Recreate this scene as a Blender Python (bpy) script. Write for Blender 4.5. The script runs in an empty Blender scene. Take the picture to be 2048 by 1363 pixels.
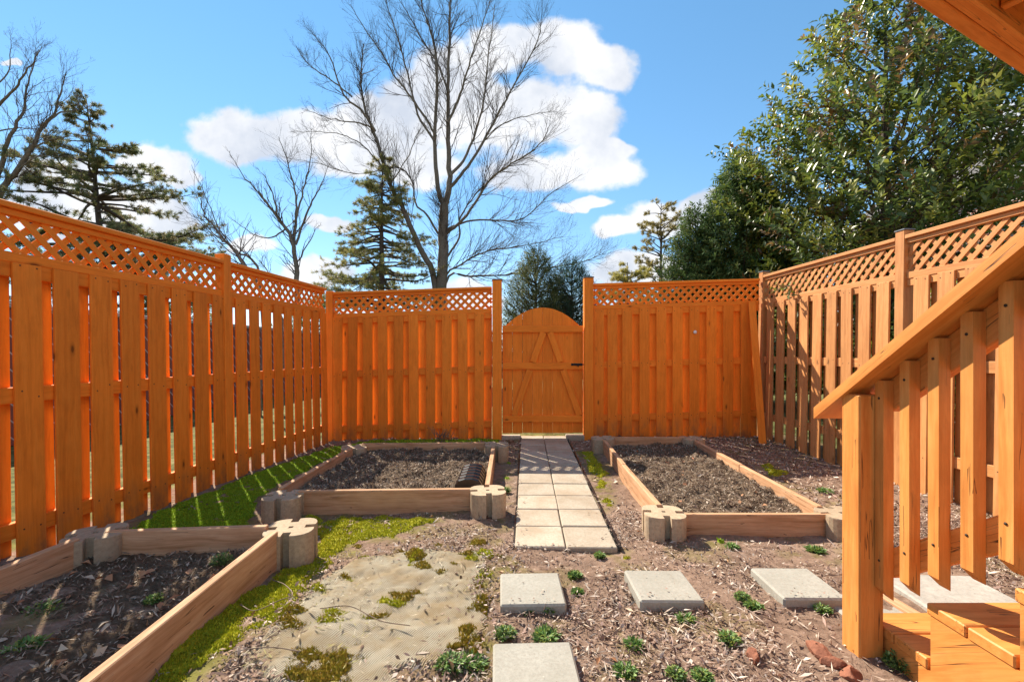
import bpy, bmesh, math, random
import numpy as np
from mathutils import Vector, Matrix, Euler

random.seed(7)
rng = np.random.default_rng(7)
R = math.radians
S = bpy.context.scene
COL = S.collection

# ------------------------------------------------------------------ camera
CAM_H, FPX, CX, HY = 1.15, 900.0, 1024.0, 702.0     # eye height, focal length / centre / horizon in photo pixels
cd = bpy.data.cameras.new('camera')
cam = bpy.data.objects.new('camera', cd); COL.objects.link(cam)
cam.location = (0, 0, CAM_H); cam.rotation_euler = (R(90), 0, 0)
cd.sensor_width = 36.0; cd.lens = 36.0 * FPX / 2048.0
cd.shift_y = (HY - 681.5) / 2048.0
cd.clip_start = 0.05; cd.clip_end = 3000
S.camera = cam

# ------------------------------------------------------------------ sun, exposure
SUN_AZ, SUN_EL = R(38), R(42)        # azimuth: to the left of +Y
to_sun = Vector((-math.sin(SUN_AZ) * math.cos(SUN_EL), math.cos(SUN_AZ) * math.cos(SUN_EL), math.sin(SUN_EL)))
sl = bpy.data.lights.new('sun', 'SUN'); sl.energy = 3.45; sl.angle = R(0.5); sl.color = (1.0, 0.91, 0.76)
so = bpy.data.objects.new('sun', sl); COL.objects.link(so)
so.rotation_euler = to_sun.to_track_quat('Z', 'Y').to_euler(); so.location = to_sun * 50
S.view_settings.view_transform = 'Standard'; S.view_settings.look = 'None'
S.view_settings.gamma = 1.0; S.view_settings.use_curve_mapping = False
S.view_settings.exposure = 1.58
S.cycles.max_bounces = 10; S.cycles.diffuse_bounces = 7; S.cycles.glossy_bounces = 3
S.cycles.transparent_max_bounces = 6; S.cycles.use_denoising = True
try: S.cycles.denoiser = 'OPENIMAGEDENOISE'
except Exception: pass

# ------------------------------------------------------------------ world: sky with cumulus clouds
W = bpy.data.worlds.new('World'); S.world = W; W.use_nodes = True
nt = W.node_tree; nt.nodes.clear(); N = nt.nodes; L = nt.links
def wm(op, a, b=None, c=None, clamp=False):
    n = N.new('ShaderNodeMath'); n.operation = op; n.use_clamp = clamp
    for i, v in enumerate((a, b, c)):
        if v is None: continue
        if isinstance(v, (int, float)): n.inputs[i].default_value = v
        else: L.new(v, n.inputs[i])
    return n.outputs[0]
def wvm(op, a, b=None):
    n = N.new('ShaderNodeVectorMath'); n.operation = op
    for i, v in enumerate((a, b)):
        if v is None: continue
        if isinstance(v, (tuple, list)): n.inputs[i].default_value = v
        else: L.new(v, n.inputs[i])
    return n
SKY_STRENGTH = 0.105
tc = N.new('ShaderNodeTexCoord')
sky = N.new('ShaderNodeTexSky'); sky.sky_type = 'NISHITA'; sky.sun_disc = False
sky.sun_elevation = SUN_EL; sky.sun_rotation = -SUN_AZ
sky.air_density = 1.0; sky.dust_density = 0.0; sky.ozone_density = 2.2; sky.altitude = 300
hs = N.new('ShaderNodeHueSaturation'); hs.inputs['Saturation'].default_value = 1.22; hs.inputs['Value'].default_value = 1.0
hs.inputs['Hue'].default_value = 0.489
L.new(sky.outputs[0], hs.inputs['Color'])
sep = N.new('ShaderNodeSeparateXYZ'); L.new(tc.outputs['Generated'], sep.inputs[0])
yy = wm('MAXIMUM', sep.outputs[1], 0.12)
u0 = wm('DIVIDE', sep.outputs[0], yy); v0 = wm('DIVIDE', sep.outputs[2], yy)
comb = N.new('ShaderNodeCombineXYZ'); L.new(u0, comb.inputs[0]); L.new(v0, comb.inputs[1])
def wnoise(vec, scale, detail, rough=0.55):
    n = N.new('ShaderNodeTexNoise'); n.inputs['Scale'].default_value = scale
    n.inputs['Detail'].default_value = detail; n.inputs['Roughness'].default_value = rough
    L.new(vec, n.inputs['Vector']); return n
wn = wnoise(comb.outputs[0], 5.0, 4.0)
wsub = wvm('SUBTRACT', wn.outputs['Color'], (0.5, 0.5, 0.5))
wsc = wvm('MULTIPLY', wsub.outputs[0], (0.16, 0.11, 0.0))
uvw = wvm('ADD', comb.outputs[0], wsc.outputs[0])
s2 = N.new('ShaderNodeSeparateXYZ'); L.new(uvw.outputs[0], s2.inputs[0])
# each cumulus puff: direction (tangent of azimuth, tangent of elevation) and its half sizes
PUFFS = [(470,268,125,52),(600,262,120,62),(740,255,120,85),(850,215,110,90),(960,230,130,110),(900,130,95,60),(1010,95,95,48),
 (1120,95,110,52),(1215,125,85,48),(1080,215,120,75),(1170,230,90,70),(1180,330,115,52),(1060,345,110,42),(1235,290,55,22),(830,330,90,50),
 (700,320,90,40),(1220,458,62,26),(1330,432,105,45),(1420,415,60,45),(2020,240,75,48),(1960,300,60,40),(110,345,100,50),(310,330,75,48),
 (150,420,180,70),(290,430,130,60),(345,350,60,25),(500,488,48,22),(640,548,95,32),(1150,405,55,14),(10,118,22,9),(660,455,50,18),
 (930,600,80,40),(1300,545,160,35),(2300,200,120,70),(-200,330,170,70),(2500,420,200,60),(-500,180,160,60)]
field = None
for (px, py, rx, ry) in PUFFS:
    a = wm('MULTIPLY', wm('SUBTRACT', s2.outputs[0], (px - CX) / FPX), FPX / rx)
    b = wm('MULTIPLY', wm('SUBTRACT', s2.outputs[1], (HY - py) / FPX), FPX / ry)
    d2 = wm('ADD', wm('MULTIPLY', a, a), wm('MULTIPLY', b, b))
    f = wm('SUBTRACT', 1.20, wm('SQRT', d2))
    field = f if field is None else wm('SMOOTH_MAX', field, f, 0.25)
front = wm('GREATER_THAN', sep.outputs[1], 0.12)
gen = wnoise(tc.outputs['Generated'], 3.2, 6.0)              # scattered cumulus over the unseen rest of the sky, cover raised to whiten fill
genf = wm('MULTIPLY', wm('SUBTRACT', gen.outputs['Fac'], 0.475), 5.0)
mixf = N.new('ShaderNodeMix'); mixf.data_type = 'FLOAT'
L.new(front, mixf.inputs[0]); L.new(genf, mixf.inputs[2]); L.new(field, mixf.inputs[3])
fb = wnoise(comb.outputs[0], 7.0, 9.0, 0.62)
dens = wm('ADD', mixf.outputs[0], wm('MULTIPLY', wm('SUBTRACT', fb.outputs['Fac'], 0.5), 1.25))
mr = N.new('ShaderNodeMapRange'); mr.interpolation_type = 'SMOOTHSTEP'
mr.inputs[1].default_value = 0.16; mr.inputs[2].default_value = 0.50; L.new(dens, mr.inputs[0])
lowcut = N.new('ShaderNodeMapRange'); lowcut.inputs[1].default_value = -0.02; lowcut.inputs[2].default_value = 0.05
L.new(sep.outputs[2], lowcut.inputs[0])
mask = wm('MULTIPLY', wm('MULTIPLY', mr.outputs[0], lowcut.outputs[0]), 0.96)
fb2 = wnoise(comb.outputs[0], 4.5, 5.0, 0.55)
shade = N.new('ShaderNodeMapRange'); shade.inputs[1].default_value = 0.42; shade.inputs[2].default_value = 0.62
L.new(fb2.outputs['Fac'], shade.inputs[0])
ccol = N.new('ShaderNodeMix'); ccol.data_type = 'RGBA'
ccol.inputs[6].default_value = (3.45, 3.45, 3.5, 1); ccol.inputs[7].default_value = (2.25, 2.42, 2.75, 1)
L.new(shade.outputs[0], ccol.inputs[0])
cm = N.new('ShaderNodeMix'); cm.data_type = 'RGBA'
tint = N.new('ShaderNodeMix'); tint.data_type = 'RGBA'; tint.blend_type = 'MULTIPLY'; tint.inputs[0].default_value = 1
tint.inputs[7].default_value = (.86, .92, 1.03, 1)
gm = N.new('ShaderNodeGamma'); gm.inputs[1].default_value = 0.72; L.new(hs.outputs[0], gm.inputs[0]); L.new(gm.outputs[0], tint.inputs[6])
L.new(mask, cm.inputs[0]); L.new(tint.outputs[2], cm.inputs[6]); L.new(ccol.outputs[2], cm.inputs[7])
bg = N.new('ShaderNodeBackground'); bg.inputs['Strength'].default_value = SKY_STRENGTH
L.new(cm.outputs[2], bg.inputs['Color'])
wo = N.new('ShaderNodeOutputWorld'); L.new(bg.outputs[0], wo.inputs['Surface'])

# ------------------------------------------------------------------ small helpers
def at(px, py, Y):
    "the world point seen at a photo pixel, at distance Y"
    return Vector(((px - CX) / FPX * Y, Y, CAM_H + (HY - py) / FPX * Y))
def gp(px, py, z=-0.02):
    "the ground point (x, y) seen at a photo pixel"
    Y = (CAM_H - z) * FPX / (py - HY)
    return ((px - CX) / FPX * Y, Y)

def tag(o, label=None, cat=None, group=None, kind=None):
    if label: o['label'] = label
    if cat: o['category'] = cat
    if group: o['group'] = group
    if kind: o['kind'] = kind
    return o
def thing(name, label, cat, loc=(0, 0, 0), group=None):
    o = bpy.data.objects.new(name, None); COL.objects.link(o); o.location = loc
    o.empty_display_size = 0.2
    return tag(o, label, cat, group)
def link(name, me, parent=None, M=None):
    "link a mesh object; M is its world matrix, the parent is an unrotated Empty or a mesh"
    o = bpy.data.objects.new(name, me); COL.objects.link(o)
    M = M or Matrix.Identity(4)
    if parent is not None:
        o.parent = parent
        o.matrix_basis = wmat(parent).inverted() @ M
    else:
        o.matrix_basis = M
    return o
def wmat(o):
    m = o.matrix_basis.copy()
    while o.parent is not None:
        o = o.parent; m = o.matrix_basis @ m
    return m
def mesh_np(name, V, F, mat, col=None, smooth=False, mats=None):
    "V (n,3), F (m,k) arrays -> mesh"
    V = np.asarray(V, dtype=np.float32); F = np.asarray(F, dtype=np.int32)
    me = bpy.data.meshes.new(name)
    k = F.shape[1]
    me.vertices.add(len(V)); me.vertices.foreach_set('co', V.ravel())
    me.loops.add(F.size); me.loops.foreach_set('vertex_index', F.ravel())
    me.polygons.add(len(F))
    me.polygons.foreach_set('loop_start', np.arange(0, F.size, k, dtype=np.int32))
    me.polygons.foreach_set('loop_total', np.full(len(F), k, dtype=np.int32))
    if smooth: me.polygons.foreach_set('use_smooth', np.ones(len(F), dtype=bool))
    me.update(calc_edges=True)
    if col is not None:
        a = me.color_attributes.new('col', 'FLOAT_COLOR', 'POINT')
        c = np.ones((len(V), 4), dtype=np.float32); c[:, :3] = col
        a.data.foreach_set('color', c.ravel())
    me.materials.append(mat)
    return me
def mesh_py(name, V, F, mat, smooth=False):
    me = bpy.data.meshes.new(name); me.from_pydata([tuple(v) for v in V], [], F); me.update()
    me.materials.append(mat)
    if smooth:
        for p in me.polygons: p.use_smooth = True
    bm = bmesh.new(); bm.from_mesh(me); bmesh.ops.recalc_face_normals(bm, faces=bm.faces); bm.to_mesh(me); bm.free()
    return me

_box = {}
def box_mesh(l, w, t, mat, c=0.003):
    "a chamfered block, long axis x, 44 triangles, shared between alike pieces"
    key = (round(l, 3), round(w, 3), round(t, 3), mat.name, c)
    if key in _box: return _box[key]
    V, idx = [], {}
    hx, hy, hz = l / 2, w / 2, t / 2
    c = min(c, hx * .4, hy * .4, hz * .4)
    for sx in (-1, 1):
        for sy in (-1, 1):
            for sz in (-1, 1):
                for a in range(3):
                    p = [sx * (hx - (0 if a == 0 else c)), sy * (hy - (0 if a == 1 else c)), sz * (hz - (0 if a == 2 else c))]
                    idx[(sx, sy, sz, a)] = len(V); V.append(p)
    F = []
    for a in range(3):
        for s in (-1, 1):
            q = []
            for (m, n_) in ((-1, -1), (1, -1), (1, 1), (-1, 1)):
                k = [0, 0, 0]; k[a] = s; k[(a + 1) % 3] = m; k[(a + 2) % 3] = n_
                q.append(idx[(*k, a)])
            F.append(q)
    for a in range(3):
        b, d = (a + 1) % 3, (a + 2) % 3
        for m in (-1, 1):
            for n_ in (-1, 1):
                k0 = [0, 0, 0]; k0[a] = -1; k0[b] = m; k0[d] = n_
                k1 = list(k0); k1[a] = 1
                F.append([idx[(*k0, b)], idx[(*k1, b)], idx[(*k1, d)], idx[(*k0, d)]])
    for sx in (-1, 1):
        for sy in (-1, 1):
            for sz in (-1, 1):
                F.append([idx[(sx, sy, sz, 0)], idx[(sx, sy, sz, 1)], idx[(sx, sy, sz, 2)]])
    me = mesh_py('block', V, F, mat)
    _box[key] = me
    return me
def frame(x, n, o):
    "matrix with local x along x, local z along n (thickness), at o"
    x = Vector(x).normalized(); n = Vector(n); y = n.cross(x).normalized(); z = x.cross(y)
    return Matrix(((x.x, y.x, z.x, o[0]), (x.y, y.y, z.y, o[1]), (x.z, y.z, z.z, o[2]), (0, 0, 0, 1)))
_two = {}
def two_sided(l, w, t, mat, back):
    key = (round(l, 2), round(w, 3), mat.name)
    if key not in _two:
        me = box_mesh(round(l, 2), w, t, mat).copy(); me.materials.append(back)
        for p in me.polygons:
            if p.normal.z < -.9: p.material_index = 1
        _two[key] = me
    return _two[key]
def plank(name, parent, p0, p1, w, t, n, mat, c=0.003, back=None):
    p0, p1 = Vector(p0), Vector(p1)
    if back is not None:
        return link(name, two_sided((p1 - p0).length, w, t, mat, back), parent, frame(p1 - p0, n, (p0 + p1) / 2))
    return link(name, box_mesh((p1 - p0).length, w, t, mat, c), parent, frame(p1 - p0, n, (p0 + p1) / 2))

# ------------------------------------------------------------------ numpy noise
_lat = rng.random((256, 256))
def vnoise(x, y, s):
    x = np.asarray(x) * s + 1000.0; y = np.asarray(y) * s + 1000.0
    xi = np.floor(x).astype(int); yi = np.floor(y).astype(int)
    fx = x - xi; fy = y - yi; fx = fx * fx * (3 - 2 * fx); fy = fy * fy * (3 - 2 * fy)
    a = _lat[xi % 256, yi % 256]; b = _lat[(xi + 1) % 256, yi % 256]
    c = _lat[xi % 256, (yi + 1) % 256]; d = _lat[(xi + 1) % 256, (yi + 1) % 256]
    return (a * (1 - fx) + b * fx) * (1 - fy) + (c * (1 - fx) + d * fx) * fy - 0.5
def fbm(x, y, s, o=4, g=0.55):
    t, a = 0, 1.0
    for k in range(o):
        t = t + a * vnoise(x + 17.3 * k, y - 9.1 * k, s * 2.03 ** k); a *= g
    return t
def sstep(a, b, x):
    t = np.clip((np.asarray(x, dtype=float) - a) / (b - a), 0, 1); return t * t * (3 - 2 * t)
def gbase(x, y):
    x = np.asarray(x, dtype=float); y = np.asarray(y, dtype=float)
    s = sstep(2.9, 1.7, y)
    return -0.02 - 0.052 * (np.clip(x, -2.4, 0.3) - 0.2) * s + 0.03 * np.exp(-((x - 1.35) ** 2 + (y - 1.7) ** 2) / .05) - 0.03 * sstep(-1.7, -2.4, x) * sstep(4.4, 5.6, y) + 0.03 * sstep(0.8, 1.6, x) * sstep(4.8, 6.0, y)
def gz(x, y):
    return gbase(x, y) + 0.022 * fbm(x, y, 2.3, 3) + 0.012 * fbm(x, y, 11, 3)
def in_poly(x, y, P):
    x = np.asarray(x); y = np.asarray(y); r = np.zeros(x.shape, bool)
    n = len(P); j = n - 1
    for i in range(n):
        xi, yi = P[i]; xj, yj = P[j]
        if yi != yj:
            r ^= ((yi > y) != (yj > y)) & (x < (xj - xi) * (y - yi) / (yj - yi) + xi)
        j = i
    return r
def sdist(x, y, P):
    "distance to the polygon's outline, positive inside"
    d = np.full(np.shape(x), 1e9)
    for i in range(len(P)):
        ax, ay = P[i - 1]; bx, by = P[i]
        ex, ey = bx - ax, by - ay; q = ex * ex + ey * ey + 1e-12
        t = np.clip(((x - ax) * ex + (y - ay) * ey) / q, 0, 1)
        d = np.minimum(d, np.hypot(x - ax - t * ex, y - ay - t * ey))
    return np.where(in_poly(x, y, P), d, -d)

# ------------------------------------------------------------------ materials
def new_mat(name):
    m = bpy.data.materials.new(name); m.use_nodes = True
    t = m.node_tree; b = t.nodes['Principled BSDF']
    return m, t, b
def nn(t, typ, **kw):
    n = t.nodes.new(typ)
    for k, v in kw.items():
        if hasattr(n, k): setattr(n, k, v)
        else: n.inputs[k].default_value = v
    return n
def ramp(t, fac, stops):
    r = t.nodes.new('ShaderNodeValToRGB'); e = r.color_ramp.elements
    while len(e) < len(stops): e.new(0.5)
    for k, (p, c) in enumerate(stops):
        e[k].position = p; e[k].color = (*c, 1) if len(c) == 3 else c
    t.links.new(fac, r.inputs[0]); return r
def mixc(t, fac, a, b, mode='MIX'):
    m = t.nodes.new('ShaderNodeMix'); m.data_type = 'RGBA'; m.blend_type = mode
    for i, v in ((0, fac), (6, a), (7, b)):
        if isinstance(v, (int, float)): m.inputs[i].default_value = v
        elif isinstance(v, tuple): m.inputs[i].default_value = (*v, 1)
        else: t.links.new(v, m.inputs[i])
    return m.outputs[2]
def mth(t, op, a, b=None, clamp=False):
    n = t.nodes.new('ShaderNodeMath'); n.operation = op; n.use_clamp = clamp
    for i, v in enumerate((a, b)):
        if v is None: continue
        if isinstance(v, (int, float)): n.inputs[i].default_value = v
        else: t.links.new(v, n.inputs[i])
    return n.outputs[0]
def wood(name, base, dark, light, rough=0.55, knots=1.0, crack=0.0, var=0.18, spec=0.35, dirt=0.5, foot=False):
    m, t, b = new_mat(name); L = t.links
    tc = nn(t, 'ShaderNodeTexCoord'); oi = nn(t, 'ShaderNodeObjectInfo')
    off = nn(t, 'ShaderNodeCombineXYZ')
    L.new(mth(t, 'MULTIPLY', oi.outputs['Random'], 37.0), off.inputs[0])
    L.new(mth(t, 'MULTIPLY', oi.outputs['Random'], 91.0), off.inputs[1])
    L.new(mth(t, 'MULTIPLY', oi.outputs['Random'], 53.0), off.inputs[2])
    vm = nn(t, 'ShaderNodeVectorMath', operation='ADD'); L.new(tc.outputs['Object'], vm.inputs[0]); L.new(off.outputs[0], vm.inputs[1])
    def mapped(sc):
        k = nn(t, 'ShaderNodeVectorMath', operation='MULTIPLY'); k.inputs[1].default_value = sc
        L.new(vm.outputs[0], k.inputs[0]); return k.outputs[0]
    warp = nn(t, 'ShaderNodeTexNoise'); warp.inputs['Scale'].default_value = 1.0; warp.inputs['Detail'].default_value = 2
    L.new(mapped((3, 5, 5)), warp.inputs['Vector'])
    def grain(sc, detail, wamt):
        a = nn(t, 'ShaderNodeVectorMath', operation='SCALE'); a.inputs[3].default_value = wamt; L.new(warp.outputs['Color'], a.inputs[0])
        d = nn(t, 'ShaderNodeVectorMath', operation='ADD'); L.new(mapped(sc), d.inputs[0]); L.new(a.outputs[0], d.inputs[1])
        g = nn(t, 'ShaderNodeTexNoise'); g.inputs['Scale'].default_value = 1.0; g.inputs['Detail'].default_value = detail; g.inputs['Roughness'].default_value = .6
        L.new(d.outputs[0], g.inputs['Vector']); return g.outputs['Fac']
    g1 = grain((2.2, 42, 42), 5, 1.6); g2 = grain((9, 190, 190), 3, 1.0)
    bl = nn(t, 'ShaderNodeTexNoise'); bl.inputs['Scale'].default_value = 1.0; bl.inputs['Detail'].default_value = 5; bl.inputs['Roughness'].default_value = .65
    L.new(mapped((5, 9, 9)), bl.inputs['Vector'])
    c = ramp(t, g1, [(0.28, dark), (0.5, base), (0.74, light)]).outputs[0]
    c = mixc(t, mth(t, 'MULTIPLY', mth(t, 'SUBTRACT', g2, 0.42, True), 1.4, True), c, dark)
    blf = ramp(t, bl.outputs['Fac'], [(0.34, (1, 1, 1)), (0.55, (0, 0, 0))]).outputs[0]
    c = mixc(t, mth(t, 'MULTIPLY', blf, 0.35 * dirt), c, tuple(x * .45 for x in dark))
    if knots:
        vo = nn(t, 'ShaderNodeTexVoronoi'); vo.inputs['Scale'].default_value = 1.0
        L.new(mapped((3.1, 8.5, 8.5)), vo.inputs['Vector'])
        kf = ramp(t, vo.outputs['Distance'], [(0.05, (1, 1, 1)), (0.09, (.35, .35, .35)), (0.17, (0, 0, 0))]).outputs[0]
        keep = mth(t, 'GREATER_THAN', nn_sep(t, vo.outputs['Color']), 1 - .30 * knots)
        kk = mth(t, 'MULTIPLY', mth(t, 'MULTIPLY', kf, keep), 0.85)
        c = mixc(t, kk, c, tuple(x * .22 for x in dark))
    if foot:      # soil splashed on the boards' feet
        sx = nn(t, 'ShaderNodeSeparateXYZ'); L.new(tc.outputs['Object'], sx.inputs[0])
        fr = nn(t, 'ShaderNodeMapRange'); fr.inputs[1].default_value = -.84; fr.inputs[2].default_value = -.50; fr.inputs[3].default_value = 1; fr.inputs[4].default_value = 0
        L.new(sx.outputs[0], fr.inputs[0])
        sp = ramp(t, bl.outputs['Fac'], [(0.40, (0, 0, 0)), (0.62, (1, 1, 1))]).outputs[0]
        c = mixc(t, mth(t, 'MULTIPLY', mth(t, 'MULTIPLY', fr.outputs[0], sp), .75), c, (.17, .09, .05))
    rv = nn(t, 'ShaderNodeHueSaturation'); L.new(c, rv.inputs['Color'])
    L.new(mth(t, 'ADD', mth(t, 'MULTIPLY', oi.outputs['Random'], var), 1 - var / 2), rv.inputs['Value'])
    c = rv.outputs[0]
    h = mth(t, 'ADD', mth(t, 'MULTIPLY', g1, 0.6), mth(t, 'MULTIPLY', g2, 0.5))
    if crack:
        cr = grain((1.1, 34, 34), 2, 0.12)
        cf = ramp(t, mth(t, 'ABSOLUTE', mth(t, 'SUBTRACT', cr, 0.5)), [(0.0, (1, 1, 1)), (0.012, (0, 0, 0))]).outputs[0]
        ck = nn(t, 'ShaderNodeTexNoise'); ck.inputs['Scale'].default_value = 1.0; L.new(mapped((4, 11, 11)), ck.inputs['Vector'])
        cf = mth(t, 'MULTIPLY', cf, mth(t, 'GREATER_THAN', ck.outputs['Fac'], 0.62 - .12 * crack))
        c = mixc(t, mth(t, 'MULTIPLY', cf, 0.9), c, (0.02, 0.012, 0.008))
        h = mth(t, 'SUBTRACT', h, mth(t, 'MULTIPLY', cf, 1.5))
    L.new(c, b.inputs['Base Color'])
    bp = nn(t, 'ShaderNodeBump'); bp.inputs['Strength'].default_value = 0.35; bp.inputs['Distance'].default_value = 0.002
    L.new(h, bp.inputs['Height']); L.new(bp.outputs[0], b.inputs['Normal'])
    b.inputs['Roughness'].default_value = rough; b.inputs['Specular IOR Level'].default_value = spec
    return m
def nn_sep(t, col):
    s = t.nodes.new('ShaderNodeSeparateColor'); t.links.new(col, s.inputs[0]); return s.outputs[0]
def speck(name, base, c2, scale=60, rough=0.85, bump=0.4, big=3.0, bigcol=None, dist=0.003, var=0.0):
    "mineral surface: fine speckle over broad stains"
    m, t, b = new_mat(name); L = t.links
    tc = nn(t, 'ShaderNodeTexCoord'); oi = nn(t, 'ShaderNodeObjectInfo')
    vm = nn(t, 'ShaderNodeVectorMath', operation='ADD'); L.new(tc.outputs['Object'], vm.inputs[0])
    cb = nn(t, 'ShaderNodeCombineXYZ'); L.new(mth(t, 'MULTIPLY', oi.outputs['Random'], 40.0), cb.inputs[0]); L.new(cb.outputs[0], vm.inputs[1])
    n1 = nn(t, 'ShaderNodeTexNoise', Scale=scale, Detail=6.0); n1.inputs['Roughness'].default_value = .7; L.new(vm.outputs[0], n1.inputs['Vector'])
    n2 = nn(t, 'ShaderNodeTexNoise', Scale=big, Detail=5.0); n2.inputs['Roughness'].default_value = .62; L.new(vm.outputs[0], n2.inputs['Vector'])
    c = ramp(t, n1.outputs['Fac'], [(0.32, c2), (0.56, base), (0.8, tuple(min(1, x * 1.18) for x in base))]).outputs[0]
    f = ramp(t, n2.outputs['Fac'], [(0.40, (0, 0, 0)), (0.66, (1, 1, 1))]).outputs[0]
    c = mixc(t, mth(t, 'MULTIPLY', f, 0.6), c, bigcol or tuple(x * .6 for x in base))
    v = nn(t, 'ShaderNodeTexVoronoi', Scale=scale * 1.6); L.new(vm.outputs[0], v.inputs['Vector'])
    pit = ramp(t, v.outputs['Distance'], [(0.10, (1, 1, 1)), (0.2, (0, 0, 0))]).outputs[0]
    pit = mth(t, 'MULTIPLY', pit, mth(t, 'GREATER_THAN', nn_sep(t, v.outputs['Color']), 0.8))
    c = mixc(t, mth(t, 'MULTIPLY', pit, 0.6), c, tuple(x * .4 for x in c2))
    if var:
        rv = nn(t, 'ShaderNodeHueSaturation'); L.new(c, rv.inputs['Color'])
        L.new(mth(t, 'ADD', mth(t, 'MULTIPLY', oi.outputs['Random'], var), 1 - var / 2), rv.inputs['Value']); c = rv.outputs[0]
    L.new(c, b.inputs['Base Color']); b.inputs['Roughness'].default_value = rough; b.inputs['Specular IOR Level'].default_value = .25
    bp = nn(t, 'ShaderNodeBump'); bp.inputs['Strength'].default_value = bump; bp.inputs['Distance'].default_value = dist
    L.new(mth(t, 'SUBTRACT', n1.outputs['Fac'], pit), bp.inputs['Height']); L.new(bp.outputs[0], b.inputs['Normal'])
    return m
def attr_mat(name, rough=0.6, spec=0.3, trans=0.0, noise=0.0, scale=30):
    "colour from the mesh's own colour attribute (leaf, chip and needle colours)"
    m, t, b = new_mat(name); L = t.links
    a = nn(t, 'ShaderNodeAttribute', attribute_name='col')
    c = a.outputs['Color']
    if noise:
        tc = nn(t, 'ShaderNodeTexCoord'); n = nn(t, 'ShaderNodeTexNoise', Scale=scale, Detail=5.0); L.new(tc.outputs['Object'], n.inputs['Vector'])
        h = nn(t, 'ShaderNodeHueSaturation'); L.new(c, h.inputs['Color'])
        L.new(mth(t, 'ADD', mth(t, 'MULTIPLY', n.outputs['Fac'], 2 * noise), 1 - noise), h.inputs['Value']); c = h.outputs[0]
        bp = nn(t, 'ShaderNodeBump'); bp.inputs['Strength'].default_value = 0.6; bp.inputs['Distance'].default_value = 0.01
        L.new(n.outputs['Fac'], bp.inputs['Height']); L.new(bp.outputs[0], b.inputs['Normal'])
    L.new(c, b.inputs['Base Color']); b.inputs['Roughness'].default_value = rough; b.inputs['Specular IOR Level'].default_value = spec
    if trans:
        tr = nn(t, 'ShaderNodeBsdfTranslucent'); L.new(c, tr.inputs['Color'])
        mx = nn(t, 'ShaderNodeMixShader'); mx.inputs[0].default_value = trans
        L.new(b.outputs[0], mx.inputs[1]); L.new(tr.outputs[0], mx.inputs[2])
        L.new(mx.outputs[0], t.nodes['Material Output'].inputs['Surface'])
    return m
def plain(name, col, rough=0.5, metal=0.0, spec=0.4, nscale=25, namp=0.25):
    m, t, b = new_mat(name); L = t.links
    tc = nn(t, 'ShaderNodeTexCoord'); n = nn(t, 'ShaderNodeTexNoise', Scale=nscale, Detail=4.0); L.new(tc.outputs['Object'], n.inputs['Vector'])
    c = ramp(t, n.outputs['Fac'], [(0.3, tuple(x * (1 - namp) for x in col)), (0.7, tuple(min(1, x * (1 + namp)) for x in col))]).outputs[0]
    L.new(c, b.inputs['Base Color']); b.inputs['Roughness'].default_value = rough; b.inputs['Metallic'].default_value = metal
    b.inputs['Specular IOR Level'].default_value = spec
    return m

FW = ((.90, .245, .022), (.74, .185, .015), (.93, .285, .034))
M_FENCE = wood('orange_stained_fence_wood', *FW, rough=.66, knots=1.0, spec=.2, dirt=.35, var=.16)
M_BOARD = wood('orange_stained_fence_board', *FW, rough=.66, knots=1.6, spec=.2, dirt=.5, var=.26, foot=True)
M_OUTER = wood('outer_face_bounce_tint', (.66, .40, .17), (.50, .28, .10), (.74, .47, .22), rough=.7, knots=1.0, spec=.2)  # tan put on outward faces to make the gaps' bounced light less red
M_FADED = wood('sun_faded_fence_wood', (.60, .262, .088), (.46, .175, .052), (.68, .33, .125), rough=.6, knots=1.1, spec=.3, var=.24)
M_RAIL = wood('orange_stair_wood', (.68, .265, .062), (.54, .18, .035), (.74, .32, .09), rough=.55, knots=.8, crack=.6, spec=.3, var=.12, dirt=.6)
M_PINE = wood('pale_bed_timber', (.55, .31, .17), (.36, .18, .085), (.66, .42, .26), rough=.75, knots=1.0, crack=.35, spec=.2)
M_CONC = speck('buff_concrete_block', (.46, .345, .23), (.33, .24, .155), 55, var=.12)
M_PAVE = speck('buff_paver', (.45, .38, .295), (.35, .29, .215), 70, bump=.25, big=4, bigcol=(.29, .205, .13), var=.2)
M_SLAB = speck('grey_stepping_stone', (.37, .35, .30), (.28, .26, .22), 90, bump=.3, big=4, bigcol=(.27, .25, .205), var=.1)
M_PAD = speck('grey_landing_concrete', (.45, .42, .37), (.33, .3, .26), 45, bump=.5)
M_IRON = plain('black_iron', (.02, .02, .022), .45, .6)
M_CAP = plain('grey_post_cap', (.14, .15, .17), .55)
M_PLASTIC = plain('black_plastic', (.012, .012, .013), .28, 0, .5)
M_WHITE = plain('white_plastic', (.8, .8, .78), .4)
M_NAIL = plain('rusty_nail', (.05, .025, .012), .7)
M_ROCK = speck('red_brown_rock', (.30, .12, .07), (.17, .06, .035), 25, bump=.9, dist=.01)
M_BARK = speck('grey_brown_bark', (.24, .19, .145), (.10, .078, .06), 22, bump=.9, dist=.02, big=2)
M_BARKD = speck('dark_bark', (.13, .098, .08), (.055, .042, .035), 22, bump=.9, dist=.02, big=2)
M_CHIP = attr_mat('mulch_chips', .8, .2)
M_LEAF = attr_mat('glossy_evergreen_leaf', .36, .55, .4)
M_NEEDLE = attr_mat('conifer_needles', .55, .3, .45)
M_GREEN = attr_mat('soft_green_leaf', .5, .3, .3)
M_MOSS = attr_mat('moss', .85, .1, .15)
M_TWIG = plain('dry_twig', (.20, .14, .10), .8)

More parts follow.
